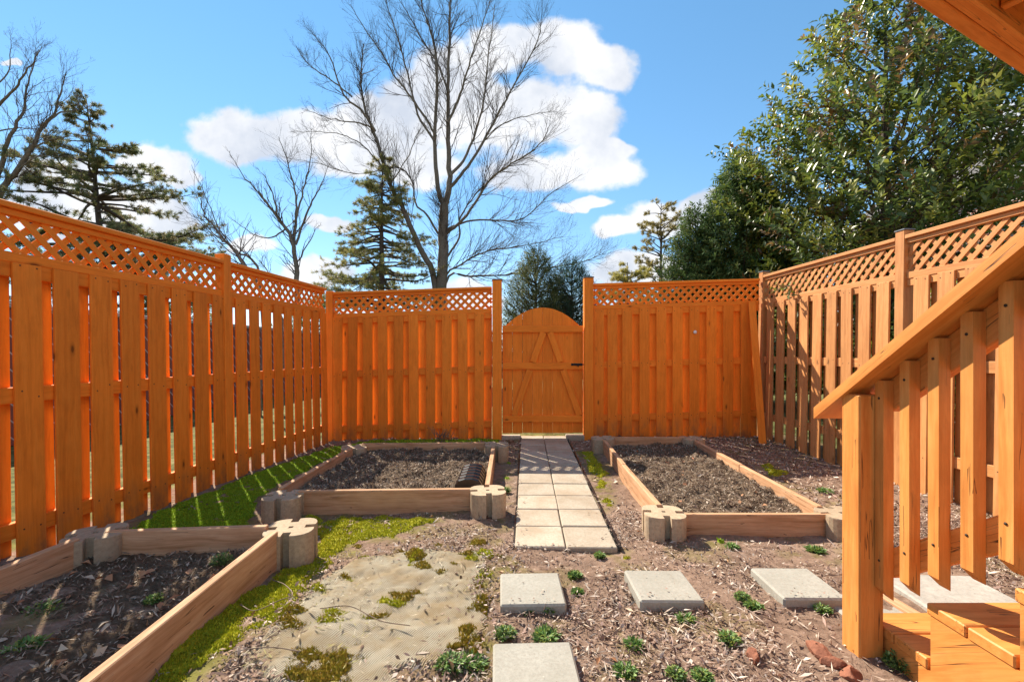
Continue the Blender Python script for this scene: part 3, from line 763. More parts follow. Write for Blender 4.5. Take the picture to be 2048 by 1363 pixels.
# ------------------------------------------------------------------ stairs
XL, XR = 1.405, 2.36; RISE, RUN, Z1, Y1 = .19, .267, .11, 1.794
st_ = thing('staircase', 'orange wooden stairs with a slanted railing, bottom steps at lower right', 'stairs', (1.9, 1.6, -.08))
NST = 9
def stringer(x0):
    V2 = [(Y1 - .012, -.10)]
    for k in range(NST):
        V2 += [(Y1 - .012 - k * RUN, Z1 - .038 + k * RISE), (Y1 - .012 - (k + 1) * RUN, Z1 - .038 + k * RISE)]
    ye = Y1 - NST * RUN
    V2 += [(ye - .012, Z1 + (NST - 1) * RISE - .45), (Y1 - .62, -.10)]
    n = len(V2); yc = Y1 - 1.2; zc = .5
    ang = math.atan2(RISE, RUN)
    # local x runs up the stringer so the grain follows it
    Mx = frame((0, -math.cos(ang), math.sin(ang)), (-1, 0, 0), (x0 + .019, yc, zc)); Mi = Mx.inverted()
    V = [Mi @ Vector((x0, a, b_)) for a, b_ in V2] + [Mi @ Vector((x0 + .038, a, b_)) for a, b_ in V2]
    me = bpy.data.meshes.new('stringer'); bm = bmesh.new(); vs = [bm.verts.new(v) for v in V]
    bm.faces.new(vs[:n]); bm.faces.new(vs[n:][::-1])
    for i in range(n):
        j = (i + 1) % n; bm.faces.new((vs[i], vs[n + i], vs[n + j], vs[j]))
    bmesh.ops.recalc_face_normals(bm, faces=bm.faces); bmesh.ops.triangulate(bm, faces=[f for f in bm.faces if len(f.verts) > 4])
    bm.to_mesh(me); bm.free(); me.materials.append(M_RAIL)
    link('stringer', me, st_, Mx)
for xs_ in (XL + .004, (XL + XR) / 2, XR - .042): stringer(xs_)
for k in range(NST):
    zt = Z1 + k * RISE - .019; yf = Y1 - k * RUN
    for j in range(2):
        yc = yf - .066 - j * .137
        plank('tread', st_, (XL, yc, zt), (XR, yc, zt + random.uniform(-.002, .002)), .132, .038, (0, 0, 1), M_RAIL, .004)
    plank('riser', st_, (XL + .045, yf - .022, Z1 + (k - .5) * RISE - .019), (XR - .045, yf - .022, Z1 + (k - .5) * RISE - .019), RISE - .042, .018, (0, 1, 0), M_RAIL)
# rail: newel, balusters, upper and lower sub-rail, handrail
plank('newel_post', st_, (1.351, 1.736, -.30), (1.351, 1.736, .985), .093, .093, (0, -1, 0), M_RAIL, .005)
SL = .70
def balu():
    l = .806; w = .038; h = w / 2
    V = []
    for (a, b_) in ((-h, -h), (h, -h), (h, h), (-h, h)):       # a: world x, b_: world y
        V.append((0 + (w * .95 if a < 0 else 0), a, b_))
    for (a, b_) in ((-h, -h), (h, -h), (h, h), (-h, h)): V.append((l, a, b_))
    F = [[0, 1, 2, 3], [4, 7, 6, 5], [0, 4, 5, 1], [1, 5, 6, 2], [2, 6, 7, 3], [3, 7, 4, 0]]
    return mesh_py('baluster', V, F, M_RAIL)
BAL = balu()
sb_ = lathe  # round screw heads
for k in range(17):
    yb = 1.667 - .107 * k; zb = .311 + SL * (1.56 - yb)
    Mx = Matrix(((0, 1, 0, 1.379), (0, 0, 1, yb), (1, 0, 0, zb), (0, 0, 0, 1)))
    b_ = link('baluster', BAL, st_, Mx)
    for hz in (.14, .74):
        lathe('screw', [(.0045, 0), (.0045, .0015)], M_NAIL, 8, b_, Matrix.Translation((1.3595, yb, zb + hz)) @ Matrix.Rotation(R(-90), 4, 'Y'))
rd = Vector((0, -1, SL)).normalized(); rn = Vector((0, SL, 1)).normalized()
def rail(name, x_, y0, y1, zc, w, t, nrm):
    plank(name, st_, (x_, y0, zc + SL * (1.56 - y0)), (x_, y1, zc + SL * (1.56 - y1)), w, t, nrm, M_RAIL, .004)
rail('lower_rail', 1.417, 1.69, -.1, .440, .09, .036, (-1, 0, 0))
rail('upper_rail', 1.417, 1.69, -.1, 1.058, .10, .036, (-1, 0, 0))
# handrail with plumb-cut foot
V = []
for yq in (1.925, -.15):
    for xq in (1.29, 1.432):
        for zq in (0, .047): V.append(Vector((xq, yq, 1.118 + SL * (1.56 - yq) + zq)))
yc = .97; Mx = frame(rd, rn, (1.361, yc, 1.141 + SL * (1.56 - yc))); Mi = Mx.inverted()
link('handrail', mesh_py('handrail', [Mi @ v for v in V], [[0, 1, 3, 2], [4, 6, 7, 5], [0, 2, 6, 4], [1, 5, 7, 3], [0, 4, 5, 1], [2, 3, 7, 6]], M_RAIL), st_, Mx)

# deck overhead at the upper right
dk = thing('deck', 'underside of an orange timber deck with its beam, above the stairs at upper right', 'deck', (2.2, 2.0, 2.55))
bA, bB = Vector((1.15, 1.585, 2.55)), Vector((4.2, 3.066, 2.55)); bd = (bB - bA).normalized(); bn = Vector((-bd.y, bd.x, 0))
for j in range(2):
    a_ = bA - bn * (.029 + .058 * j) + Vector((0, 0, .1175)); b2 = bB - bn * (.029 + .058 * j) + Vector((0, 0, .1175))
    plank('beam', dk, a_, b2, .235, .056, bn, M_RAIL, .005)
for k in range(7):
    s0 = bA + bd * (.12 + .42 * k) - bn * .12
    plank('joist', dk, s0 + Vector((0, 0, .13)), s0 - bn * 1.2 + Vector((0, 0, .13)), .18, .038, bd, M_RAIL)
for k in range(9):
    s0 = bA - bn * (.02 + .145 * k) + Vector((0, 0, .25))
    plank('deck_board', dk, s0, s0 + bd * 3.3, .138, .026, (0, 0, 1), M_RAIL)


# ------------------------------------------------------------------ beyond the fence: neighbour's wall, brick house
def brick_mat():
    m, t, b = new_mat('red_brick'); L = t.links
    tc = nn(t, 'ShaderNodeTexCoord'); mp = nn(t, 'ShaderNodeMapping'); L.new(tc.outputs['Object'], mp.inputs[0]); mp.inputs['Rotation'].default_value = (R(90), 0, 0)
    sw = nn(t, 'ShaderNodeSeparateXYZ'); L.new(tc.outputs['Object'], sw.inputs[0])
    cb = nn(t, 'ShaderNodeCombineXYZ'); L.new(mth(t, 'ADD', sw.outputs[0], sw.outputs[1]), cb.inputs[0]); L.new(sw.outputs[2], cb.inputs[1])
    br = nn(t, 'ShaderNodeTexBrick', Scale=1.0); L.new(cb.outputs[0], br.inputs['Vector'])
    br.inputs['Color1'].default_value = (.26, .085, .055, 1); br.inputs['Color2'].default_value = (.17, .055, .04, 1); br.inputs['Mortar'].default_value = (.45, .40, .36, 1)
    br.inputs['Mortar Size'].default_value = .012; br.inputs['Brick Width'].default_value = .215; br.inputs['Row Height'].default_value = .075
    L.new(br.outputs['Color'], b.inputs['Base Color']); b.inputs['Roughness'].default_value = .9
    bp = nn(t, 'ShaderNodeBump'); bp.inputs['Distance'].default_value = .006; bp.invert = True; L.new(br.outputs['Fac'], bp.inputs['Height']); L.new(bp.outputs[0], b.inputs['Normal'])
    return m
M_BRICK = brick_mat()
M_SHINGLE = speck('grey_shingle', (.14, .13, .125), (.08, .075, .07), 12, big=1)
M_SIDING = plain('pale_siding', (.5, .49, .46), .7)
M_GLASS = plain('window_glass', (.05, .06, .07), .08, 0, .6)
nw = thing('brick_wall', 'dark red brick wall of the neighbouring yard glimpsed through the left fence gaps', 'wall', (-6.5, 3.4, 0))
link('wall', box_mesh(15.6, 1.75, .24, M_BRICK), nw, frame((0, 1, 0), (1, 0, 0), (-6.5, 8.4, .82)))
link('coping', box_mesh(15.7, .32, .07, M_PAD, .01), nw, frame((0, 1, 0), (0, 0, 1), (-6.5, 8.4, 1.735)))
bh = thing('brick_house', 'red brick house half hidden behind the large holly tree at right', 'house', (16.5, 15, 0))
link('wall', box_mesh(5.0, 8.0, 5.9, M_BRICK, .01), bh, Matrix.Translation((16.5, 15, 2.9)))
V = [(13.7, 10.7, 5.85), (19.3, 10.7, 5.85), (19.3, 19.3, 5.85), (13.7, 19.3, 5.85), (16.5, 10.7, 8.2), (16.5, 19.3, 8.2)]
link('roof', mesh_py('roof', V, [[0, 1, 4], [2, 3, 5], [0, 4, 5, 3], [1, 2, 5, 4], [0, 3, 2, 1]], M_SHINGLE), bh)
for yw in (12.6, 15.5):
    wf = plank('window', bh, (13.985, yw, 3.4), (13.985, yw, 5.0), 1.05, .06, (-1, 0, 0), M_SIDING)
    plank('pane', wf, (13.95, yw, 3.48), (13.95, yw, 4.92), .9, .02, (-1, 0, 0), M_GLASS)

# ------------------------------------------------------------------ trees
def tubes(lines, sides=5):
    V, F, o = [], [], 0
    cs = np.cos(np.arange(sides) * 2 * math.pi / sides); sn = np.sin(np.arange(sides) * 2 * math.pi / sides)
    k = np.arange(sides); k2 = (k + 1) % sides
    for P, r_ in lines:
        P = np.asarray(P, float); n = len(P)
        T = np.gradient(P, axis=0); T /= np.linalg.norm(T, axis=1)[:, None] + 1e-9
        ref = np.array([1., 0, 0]) if abs(T[0][0]) < .8 else np.array([0, 1., 0])
        A = np.cross(T, ref); A /= np.linalg.norm(A, axis=1)[:, None] + 1e-9; Bq = np.cross(T, A)
        ring = P[:, None] + np.asarray(r_)[:, None, None] * (A[:, None] * cs[None, :, None] + Bq[:, None] * sn[None, :, None])
        V.append(ring.reshape(-1, 3))
        for i in range(n - 1):
            b0 = o + i * sides; F.append(np.stack([b0 + k, b0 + k2, b0 + sides + k2, b0 + sides + k], 1))
        o += n * sides
    return np.concatenate(V), np.concatenate(F)
def smooth_line(P, m=5):
    "Catmull-Rom through the points"
    P = [np.asarray(p, float) for p in P]; P = [2 * P[0] - P[1]] + P + [2 * P[-1] - P[-2]]
    out = []
    for i in range(1, len(P) - 2):
        for k in range(m):
            t = k / m
            out.append(.5 * (2 * P[i] + (P[i + 1] - P[i - 1]) * t + (2 * P[i - 1] - 5 * P[i] + 4 * P[i + 1] - P[i + 2]) * t * t + (3 * P[i] - P[i - 1] - 3 * P[i + 1] + P[i + 2]) * t ** 3))
    out.append(P[-2]); return np.array(out)
def perp(d, r_):
    v = r_.normal(0, 1, 3); v -= d * v.dot(d); return v / (np.linalg.norm(v) + 1e-9)
def grow(lines, p, d, ln, rad, lvl, r_, up=.25, nseg=5, spread=.75, kids=5, wob=.16):
    P = [p]; dd = d.copy()
    for i in range(nseg):
        dd = dd + r_.normal(0, wob, 3) + np.array([0, 0, up * .18]); dd /= np.linalg.norm(dd)
        P.append(P[-1] + dd * ln / nseg)
    P = np.array(P); rr = np.linspace(rad, max(rad * .35, .0018), nseg + 1)
    lines.append((P, rr))
    if lvl <= 0: return
    for k in range(kids):
        t_ = r_.uniform(.2, .97); i = min(int(t_ * nseg), nseg - 1); q = P[i] + (P[i + 1] - P[i]) * (t_ * nseg - i)
        a = r_.uniform(.45, 1.0) * spread
        nd = dd * 0 + (P[i + 1] - P[i]); nd /= np.linalg.norm(nd)
        nd = nd * math.cos(a) + perp(nd, r_) * math.sin(a) + np.array([0, 0, up * .3]); nd /= np.linalg.norm(nd)
        grow(lines, q, nd, ln * r_.uniform(.4, .68) * (1.15 - .5 * t_), rad * (1 - .6 * t_) * .55, lvl - 1, r_, up, max(3, nseg - 1), spread, max(2, kids - 1), wob)
def bare_tree(name, label, limbs, Y, sd, kids=9, lvl=2, klen=.45, group=None, bark=None, thick=1.0, up=.35, drift=.9, kmax=1.7):
    """limbs: [(points in photo pixels, start radius, end radius)] at distance Y, with a drift in depth"""
    r_ = np.random.default_rng(sd); big, small = [], []
    bx = at(*limbs[0][0][0], Y)
    root = thing(name, label, 'tree', (bx.x, Y, 0), group)
    for li, (pts, r0, r1) in enumerate(limbs):
        dy = 0 if li == 0 else r_.uniform(-drift, drift)
        W_ = []
        n = len(pts)
        for i, (px_, py_) in enumerate(pts):
            yy_ = Y + dy * (i / (n - 1)) ; W_.append(at(px_, py_, yy_))
        if li == 0 or pts[0][1] >= 560: W_ = [Vector((W_[0].x, W_[0].y, -.2))] + W_
        P = smooth_line(W_, 5); m_ = len(P); rr = np.linspace(r0, r1, m_) * thick
        P = P + r_.normal(0, .012, P.shape)
        big.append((P, rr))
        Ll = np.linalg.norm(np.diff(P, axis=0), axis=1).sum()
        for k in range(int(kids * Ll)):
            t_ = r_.uniform(.22, 1.0) ** .8; f = t_ * (m_ - 1); i = min(int(f), m_ - 2); q = P[i] + (P[i + 1] - P[i]) * (f - i)
            if q[2] < 2.2: continue
            d = P[i + 1] - P[i]; d /= np.linalg.norm(d); a = r_.uniform(.35, .95)
            nd = d * math.cos(a) + perp(d, r_) * math.sin(a) + np.array([0, 0, .12]); nd /= np.linalg.norm(nd)
            rad = np.interp(f, np.arange(m_), rr) * .42
            grow(small, q, nd, min(klen * Ll, kmax) * r_.uniform(.3, .8) * (1.2 - .65 * t_), max(min(rad, .014 * thick), .0034 * thick), lvl, r_, up, 5, .8, 4)
    V, F = tubes(big, 8); link('trunk', mesh_np('trunk', V, F, bark or M_BARK, None, True), root)
    V, F = tubes(small, 3); link('crown', mesh_np('crown', V, F, M_BARKD, None, True), root)
    return root
# pixel tracks of the limbs of the big bare tree
z2 = lambda L_: [(440 + x_ / 2.271, y_ / 2.271) for x_, y_ in L_]
LIMBS = [(z2([(1005, 1300), (1015, 1150), (1015, 1000), (1022, 930)]), .20, .155),
 (z2([(1022, 930), (1042, 830), (1036, 640), (1036, 400), (1042, 150), (1046, -40)]), .115, .02),
 (z2([(1018, 935), (986, 830), (975, 640), (985, 400), (978, 230), (940, 100), (910, -20)]), .09, .015),
 (z2([(978, 1300), (905, 1120), (835, 960), (770, 830), (712, 640), (655, 480), (640, 350), (652, 200)]), .12, .012),
 (z2([(706, 600), (640, 500), (560, 430), (500, 260), (420, 150)]), .05, .008), (z2([(600, 440), (500, 360), (400, 290), (350, 220)]), .03, .006),
 (z2([(1045, 850), (1090, 800), (1180, 670), (1260, 520), (1330, 400), (1440, 190), (1460, 90)]), .065, .009),
 (z2([(1042, 800), (1120, 700), (1190, 500), (1220, 250), (1250, 30)]), .06, .009), (z2([(1036, 560), (1090, 430), (1130, 300), (1190, 120), (1230, 0)]), .05, .008),
 (z2([(1028, 1060), (1120, 980), (1215, 830), (1300, 760), (1450, 660), (1500, 560)]), .055, .008),
 (z2([(1035, 1040), (1140, 1000), (1250, 1000), (1380, 990), (1500, 880), (1650, 790)]), .04, .006),
 (z2([(1025, 1285), (1140, 1255), (1300, 1250), (1470, 1220), (1640, 1190), (1745, 1150)]), .05, .008),
 (z2([(1018, 1290), (1100, 1200), (1200, 1145), (1350, 1120), (1560, 1075)]), .045, .007), (z2([(1030, 1170), (1085, 1080), (1095, 980), (1180, 860), (1290, 770), (1440, 700)]), .04, .007),
 (z2([(990, 1060), (935, 970), (890, 930), (870, 820), (800, 760), (620, 790), (440, 740), (300, 715)]), .04, .005),
 (z2([(706, 590), (640, 560), (560, 550), (470, 530), (370, 490)]), .032, .005), (z2([(980, 620), (930, 530), (850, 420), (790, 340), (740, 250), (650, 120), (590, 20)]), .045, .007),
 (z2([(975, 640), (900, 520), (840, 290), (790, 120), (750, 0)]), .045, .007), (z2([(1036, 420), (990, 290), (930, 200), (850, 60), (800, -20)]), .04, .007),
 (z2([(780, 830), (860, 700), (890, 620), (930, 560)]), .022, .005), (z2([(1200, 640), (1290, 560), (1420, 520), (1560, 500)]), .022, .004),
 (z2([(760, 800), (690, 700), (600, 630), (480, 600), (360, 600)]), .028, .004)]
bare_tree('bare_tree', 'tall bare grey tree with forked trunks just beyond the back fence', LIMBS, 17.0, 3, kids=8, lvl=2, klen=.42, thick=1.08, drift=1.4, kmax=2.6)
z1 = lambda L_: [(x_ / 2.84, 60 + y_ / 2.84) for x_, y_ in L_]
LL = [(z1([(-260, 1900), (-150, 1250), (0, 930), (90, 800), (190, 660), (230, 560), (300, 480), (350, 340), (370, 240)]), .14, .010), (z1([(-80, 1050), (10, 740), (60, 600), (130, 470), (160, 300), (220, 110)]), .09, .01),
 (z1([(-60, 520), (0, 420), (100, 310), (180, 200), (240, 90)]), .06, .008), (z1([(230, 560), (330, 480), (440, 440), (470, 310)]), .04, .006), (z1([(200, 660), (300, 620), (420, 600), (510, 605)]), .03, .005),
 (z1([(-60, 600), (60, 560), (150, 560), (260, 560)]), .03, .005), (z1([(-60, 350), (40, 250), (60, 120), (60, 20)]), .03, .004), (z1([(100, 800), (200, 720), (330, 720), (420, 715)]), .025, .005)]
bare_tree('bare_tree', 'dark bare tree at the left edge above the left fence', LL, 12.0, 5, kids=6, lvl=2, klen=.34, thick=.72)
LS = [(z2([(352, 1420), (350, 1270), (335, 1120), (300, 1040), (240, 960), (180, 880)]), .075, .02), (z2([(335, 1130), (345, 1000), (340, 860), (300, 720), (265, 620)]), .035, .005),
 (z2([(240, 960), (180, 880), (100, 790), (40, 690)]), .022, .003), (z2([(345, 1110), (400, 950), (450, 860), (500, 740)]), .03, .004), (z2([(340, 1010), (380, 860), (410, 720), (415, 580)]), .025, .003),
 (z2([(300, 1040), (220, 1080), (130, 1050), (30, 980)]), .02, .003), (z2([(270, 1000), (230, 850), (170, 760)]), .02, .003), (z2([(355, 1190), (420, 1070), (460, 1010)]), .016, .003)]
bare_tree('bare_tree', 'small slender bare tree above the left fence near the corner', LS, 14.0, 8, kids=5, lvl=1, klen=.4, thick=1.35)
LB = [([(560, 640), (500, 545), (450, 480), (415, 440), (400, 395)], .05, .008), ([(520, 560), (470, 500), (430, 470), (395, 430)], .03, .005), ([(560, 600), (540, 550), (520, 520)], .02, .004), ([(500, 545), (430, 440), (385, 330)], .015, .003)]
bare_tree('bare_tree', 'low arching bare branches leaning left above the left fence', LB, 8.5, 12, kids=5, lvl=1, klen=.3)

def leaves(base, axis_, nrm, l, w, fold, col):
    "folded four-point leaves; all arrays per leaf"
    ax = axis_ / (np.linalg.norm(axis_, axis=1)[:, None] + 1e-9)
    sd_ = np.cross(nrm, ax); sd_ /= np.linalg.norm(sd_, axis=1)[:, None] + 1e-9
    up_ = np.cross(ax, sd_)
    A = base; T = base + ax * l[:, None]; m_ = base + ax * (l * .45)[:, None] + up_ * (w * fold)[:, None]
    C = m_ + sd_ * (w / 2)[:, None]; D = m_ - sd_ * (w / 2)[:, None]
    mid = base + ax * (l * .5)[:, None]
    V = np.stack([A, C, T, D], 1).reshape(-1, 3); i = np.arange(len(base)) * 4
    F = np.concatenate([np.stack([i, i + 1, i + 2], 1), np.stack([i, i + 2, i + 3], 1)])
    return V, F, np.repeat(col, 4, 0)
def unit(v): return v / (np.linalg.norm(v, axis=-1, keepdims=True) + 1e-9)
def needle_tree(name, label, px, Y, ztop, prof, sd, ntw=140, ncl=9, nn_=26, droop=.15, upt=.0, length=.11, cols=None, trunk=.14, lean=0.0, gapf=0.0, group=None, tip=0.0, zmin=1.6):
    "conifer: trunk, whorled branches (tubes) carrying bunches of needles; prof maps height to branch reach"
    r_ = np.random.default_rng(sd); x0 = at(px, 700, Y).x
    root = thing(name, label, 'tree', (x0, Y, 0), group)
    zs = np.linspace(-.2, ztop, 14); tr_ = np.stack([x0 + lean * zs + r_.normal(0, .03, 14).cumsum() * .4, Y + 0 * zs, zs], 1)
    big = [(tr_, np.linspace(trunk, .012, 14))]; br, cen, cdir = [], [], []
    hz = np.sort(r_.uniform(zmin, ztop * .985, ntw))
    for z_ in hz:
        rch = np.interp(z_, [p[0] for p in prof], [p[1] for p in prof]) * r_.uniform(.6, 1.08)
        if r_.random() < gapf: continue
        th = r_.uniform(0, 2 * math.pi); d0 = np.array([math.cos(th), math.sin(th), upt + r_.normal(0, .1)])
        p = np.array([np.interp(z_, zs, tr_[:, 0]), Y, z_]); P = [p]; d = d0 / np.linalg.norm(d0)
        for i in range(6):
            d = d + np.array([0, 0, (-droop if i < 3 else tip)]) * .35 + r_.normal(0, .09, 3); d /= np.linalg.norm(d); P.append(P[-1] + d * rch / 6)
        P = np.array(P); br.append((P, np.linspace(.022 * (rch + .4), .004, 7)))
        for k in range(int(ncl * (rch + .25))):
            t_ = r_.uniform(.22, 1.0) ** .7; f = t_ * 6; i = min(int(f), 5); q = P[i] + (P[i + 1] - P[i]) * (f - i); dd = P[i + 1] - P[i]; dd /= np.linalg.norm(dd)
            sdv = perp(dd, r_); sdv[2] *= .45
            ql = r_.uniform(.08, .34) * (rch * .35 + .35); e = q + (sdv * .9 + dd * .6) * ql
            br.append((np.array([q, (q + e) / 2 + r_.normal(0, .01, 3), e]), np.array([.006, .004, .002])))
            for _ in range(2):
                s_ = r_.uniform(.45, 1.0); cen.append(q + (e - q) * s_); cdir.append(unit(e - q))
    V, F = tubes(big, 8); link('trunk', mesh_np('trunk', V, F, M_BARKD, None, True), root)
    V, F = tubes(br, 3); link('branches', mesh_np('branches', V, F, M_BARKD), root)
    cen = np.array(cen); cdir = np.array(cdir); m_ = len(cen)
    ctint = np.array(cols)[r_.integers(0, len(cols), m_)] * r_.uniform(.75, 1.25, m_)[:, None]
    bp_ = np.repeat(cen, nn_, 0) + r_.normal(0, .022, (m_ * nn_, 3)); dv = unit(np.repeat(cdir, nn_, 0) * .7 + r_.normal(0, .75, (m_ * nn_, 3)) + np.array([0, 0, .15]))
    ll = r_.uniform(.5, 1.1, m_ * nn_) * length; ww = ll * .10 + .004
    sdv = unit(np.cross(dv, r_.normal(0, 1, dv.shape)))
    V = np.stack([bp_ - sdv * ww[:, None] / 2, bp_ + sdv * ww[:, None] / 2, bp_ + dv * ll[:, None]], 1).reshape(-1, 3)
    F = np.arange(len(V)).reshape(-1, 3); cc = np.repeat(np.repeat(ctint, nn_, 0) * r_.uniform(.8, 1.2, m_ * nn_)[:, None], 3, 0)
    o = link('needles', mesh_np('needles', V, F, M_NEEDLE, cc), root); o['kind'] = 'stuff'
    return root
PINE = [(.17, .19, .07), (.24, .23, .085), (.12, .15, .065), (.28, .22, .10)]
needle_tree('pine_tree', 'dark flat topped pine with open layered branches above the left fence', 232, 14.0, 9.0, [(1.6, 2.8), (4, 3.7), (5.6, 3.1), (6.8, 1.9), (7.8, .9), (9, .5)], 21, 170, 10, 22, .10, .12, .13, PINE, .17, -.10, .12, tip=.15)
needle_tree('pine_tree', 'olive green layered spruce behind the tall bare tree', 765, 17.0, 8.6, [(1.6, 2.7), (4, 2.5), (6.0, 1.7), (7.6, .9), (8.6, .2)], 22, 190, 10, 15, .18, .05, .13, [(.26, .26, .07), (.31, .28, .08), (.19, .21, .07), (.33, .26, .11)], .2, 0, .0, tip=.25)
needle_tree('pine_tree', 'thin yellowish pine with sparse upswept branches beyond the back right panel', 1322, 19.0, 7.4, [(1.6, 2.6), (3.2, 2.2), (4.6, 1.1), (6.0, 1.5), (7.4, .5)], 23, 62, 6, 22, .05, .45, .15, [(.34, .28, .08), (.26, .21, .08), (.40, .32, .10)], .15, 0, .0, tip=.1)
needle_tree('yellow_shrub', 'low yellow green conifer peeping over the back right panel', 1255, 16.0, 4.3, [(.4, 1.2), (2, 1.3), (3.4, 1.0), (4.3, .3)], 24, 90, 9, 24, .05, .25, .12, [(.44, .38, .09), (.36, .32, .08), (.5, .43, .14)], .1, 0, .0, zmin=.5)

def leafy(name, label, cat, center, prof, nspr, nl, sd, llen, lwid, cols, mat, spread=1.0, upb=.5, shell=.55, sprlen=.26, trunkr=.14, lump=.25, group=None, zlow=.3, fold=.25, thin_top=0.0):
    "dense evergreen: sprigs through the crown's volume, leaves along each sprig"
    r_ = np.random.default_rng(sd); cx_, cy_ = center; zt = prof[-1][0]
    root = thing(name, label, cat, (cx_, cy_, 0), group)
    ztr = np.linspace(-.2, zt * .93, 10)
    lines = [(np.stack([cx_ + r_.normal(0, .02, 10), cy_ + r_.normal(0, .02, 10), ztr], 1), np.linspace(trunkr, .015, 10))]
    z_ = r_.uniform(zlow, zt, nspr * 3); rr = np.interp(z_, [p[0] for p in prof], [p[1] for p in prof])
    k = r_.random(nspr * 3) < rr / max(p[1] for p in prof) * (1 - thin_top * np.clip((z_ / zt - .5) / .4, 0, 1)); z_, rr = z_[k][:nspr], rr[k][:nspr]; n = len(z_)
    th = r_.uniform(0, 2 * math.pi, n)
    lum = 1 + lump * np.sin(th * 5 + z_ * 2.1 + sd) * np.cos(z_ * 3.3 + th * 2) + r_.normal(0, .06, n)
    fr = 1 - (1 - r_.random(n) ** .5) * shell * 1.6; fr = np.clip(fr, .12, 1)
    q = np.stack([cx_ + np.cos(th) * rr * lum * fr, cy_ + np.sin(th) * rr * lum * fr, z_], 1)
    out = np.stack([np.cos(th), np.sin(th), np.zeros(n)], 1)
    ax = unit(out * spread + np.array([0, 0, upb]) + r_.normal(0, .38, (n, 3)))
    for i in r_.choice(n, min(n, 260), False):
        s0 = np.array([cx_, cy_, max(z_[i] - .7 * rr[i] * .8, .5)]); lines.append((np.array([s0, (s0 + q[i]) / 2 + np.array([0, 0, -.06]), q[i], q[i] + ax[i] * sprlen]), np.array([.022, .014, .007, .003])))
    V, F = tubes(lines[:1], 9); link('trunk', mesh_np('trunk', V, F, M_BARKD, None, True), root)
    V, F = tubes(lines[1:], 4); link('branches', mesh_np('branches', V, F, M_BARKD), root)
    m_ = n * nl; tpos = np.tile((np.arange(nl) + .5) / nl, n); A = np.repeat(ax, nl, 0)
    ang = np.tile(np.arange(nl) * 2.4, n) + r_.normal(0, .4, m_)
    s1 = unit(np.cross(A, np.array([.3, .2, .93]))); s2_ = np.cross(A, s1)
    rad = s1 * np.cos(ang)[:, None] + s2_ * np.sin(ang)[:, None]
    base = np.repeat(q, nl, 0) + A * (tpos * sprlen)[:, None]
    dv = unit(A * r_.uniform(.35, .9, m_)[:, None] + rad + r_.normal(0, .2, (m_, 3)))
    nr = unit(A + np.array([0, 0, .5]) + r_.normal(0, .35, (m_, 3)))
    sc = r_.uniform(.55, 1.25, m_)
    sc_c = np.array(cols)[r_.integers(0, len(cols), n)]
    col = np.repeat(sc_c, nl, 0) * r_.uniform(.7, 1.3, m_)[:, None]
    V, F, cc = leaves(base, dv, nr, llen * sc, lwid * sc, np.full(m_, fold), col)
    o = link('leaves', mesh_np('leaves', V, F, mat, cc), root); o['kind'] = 'stuff'
    return root
HOLLY = [(.13, .18, .03), (.18, .235, .04), (.24, .26, .04), (.085, .125, .03), (.22, .25, .04), (.12, .165, .045), (.28, .27, .05), (.22, .13, .045)]
leafy('holly_tree', 'large glossy dark green holly tree rising behind the right fence', 'tree', (6.62, 8.0), [(.3, 1.6), (2.4, 1.85), (4.2, 2.2), (5.0, 2.05), (6.0, 1.4), (6.8, .85), (7.3, .5), (7.8, .15)], 3900, 12, 31, .13, .062, HOLLY, M_LEAF, 1.0, .9, .5, .38, .14, .30, thin_top=.38)
ARB = [(.10, .16, .045), (.13, .20, .055), (.085, .135, .045), (.20, .24, .065)]
leafy('evergreen_tree', 'dense dark green conical evergreen just left of the holly tree', 'tree', (5.1, 10.0), [(.3, 1.35), (2.2, 1.25), (3.4, .95), (4.4, .62), (5.1, .3), (5.5, .06)], 7800, 12, 32, .10, .03, ARB, M_NEEDLE, .8, .8, .6, .24, .12, .22)
leafy('evergreen_tree', 'shorter dark green evergreen spilling over the corner of the back right panel', 'tree', (4.15, 10.2), [(.3, 1.0), (2.0, .9), (3.0, .6), (3.8, .28), (4.3, .06)], 3600, 12, 33, .10, .03, ARB, M_NEEDLE, .8, .8, .6, .24, .1, .25)
leafy('arborvitae', 'bushy arborvitae behind the gate, left one of the two', 'tree', (.66, 12.5), [(.2, 1.0), (2.0, .95), (3.0, .66), (3.6, .32), (4.0, .06)], 3400, 12, 34, .085, .02, [(.16, .17, .055), (.11, .14, .05), (.2, .2, .065), (.09, .12, .05)], M_NEEDLE, .6, 1.1, .5, .24, .08, .15)
leafy('arborvitae', 'darker bluish arborvitae behind the gate, beside the right gate post', 'tree', (1.72, 13.0), [(.2, 1.1), (2.0, 1.0), (2.8, .7), (3.4, .32), (3.7, .06)], 3800, 12, 35, .085, .018, [(.05, .10, .065), (.07, .12, .065), (.10, .15, .075)], M_NEEDLE, .4, 1.3, .5, .26, .08, .12)
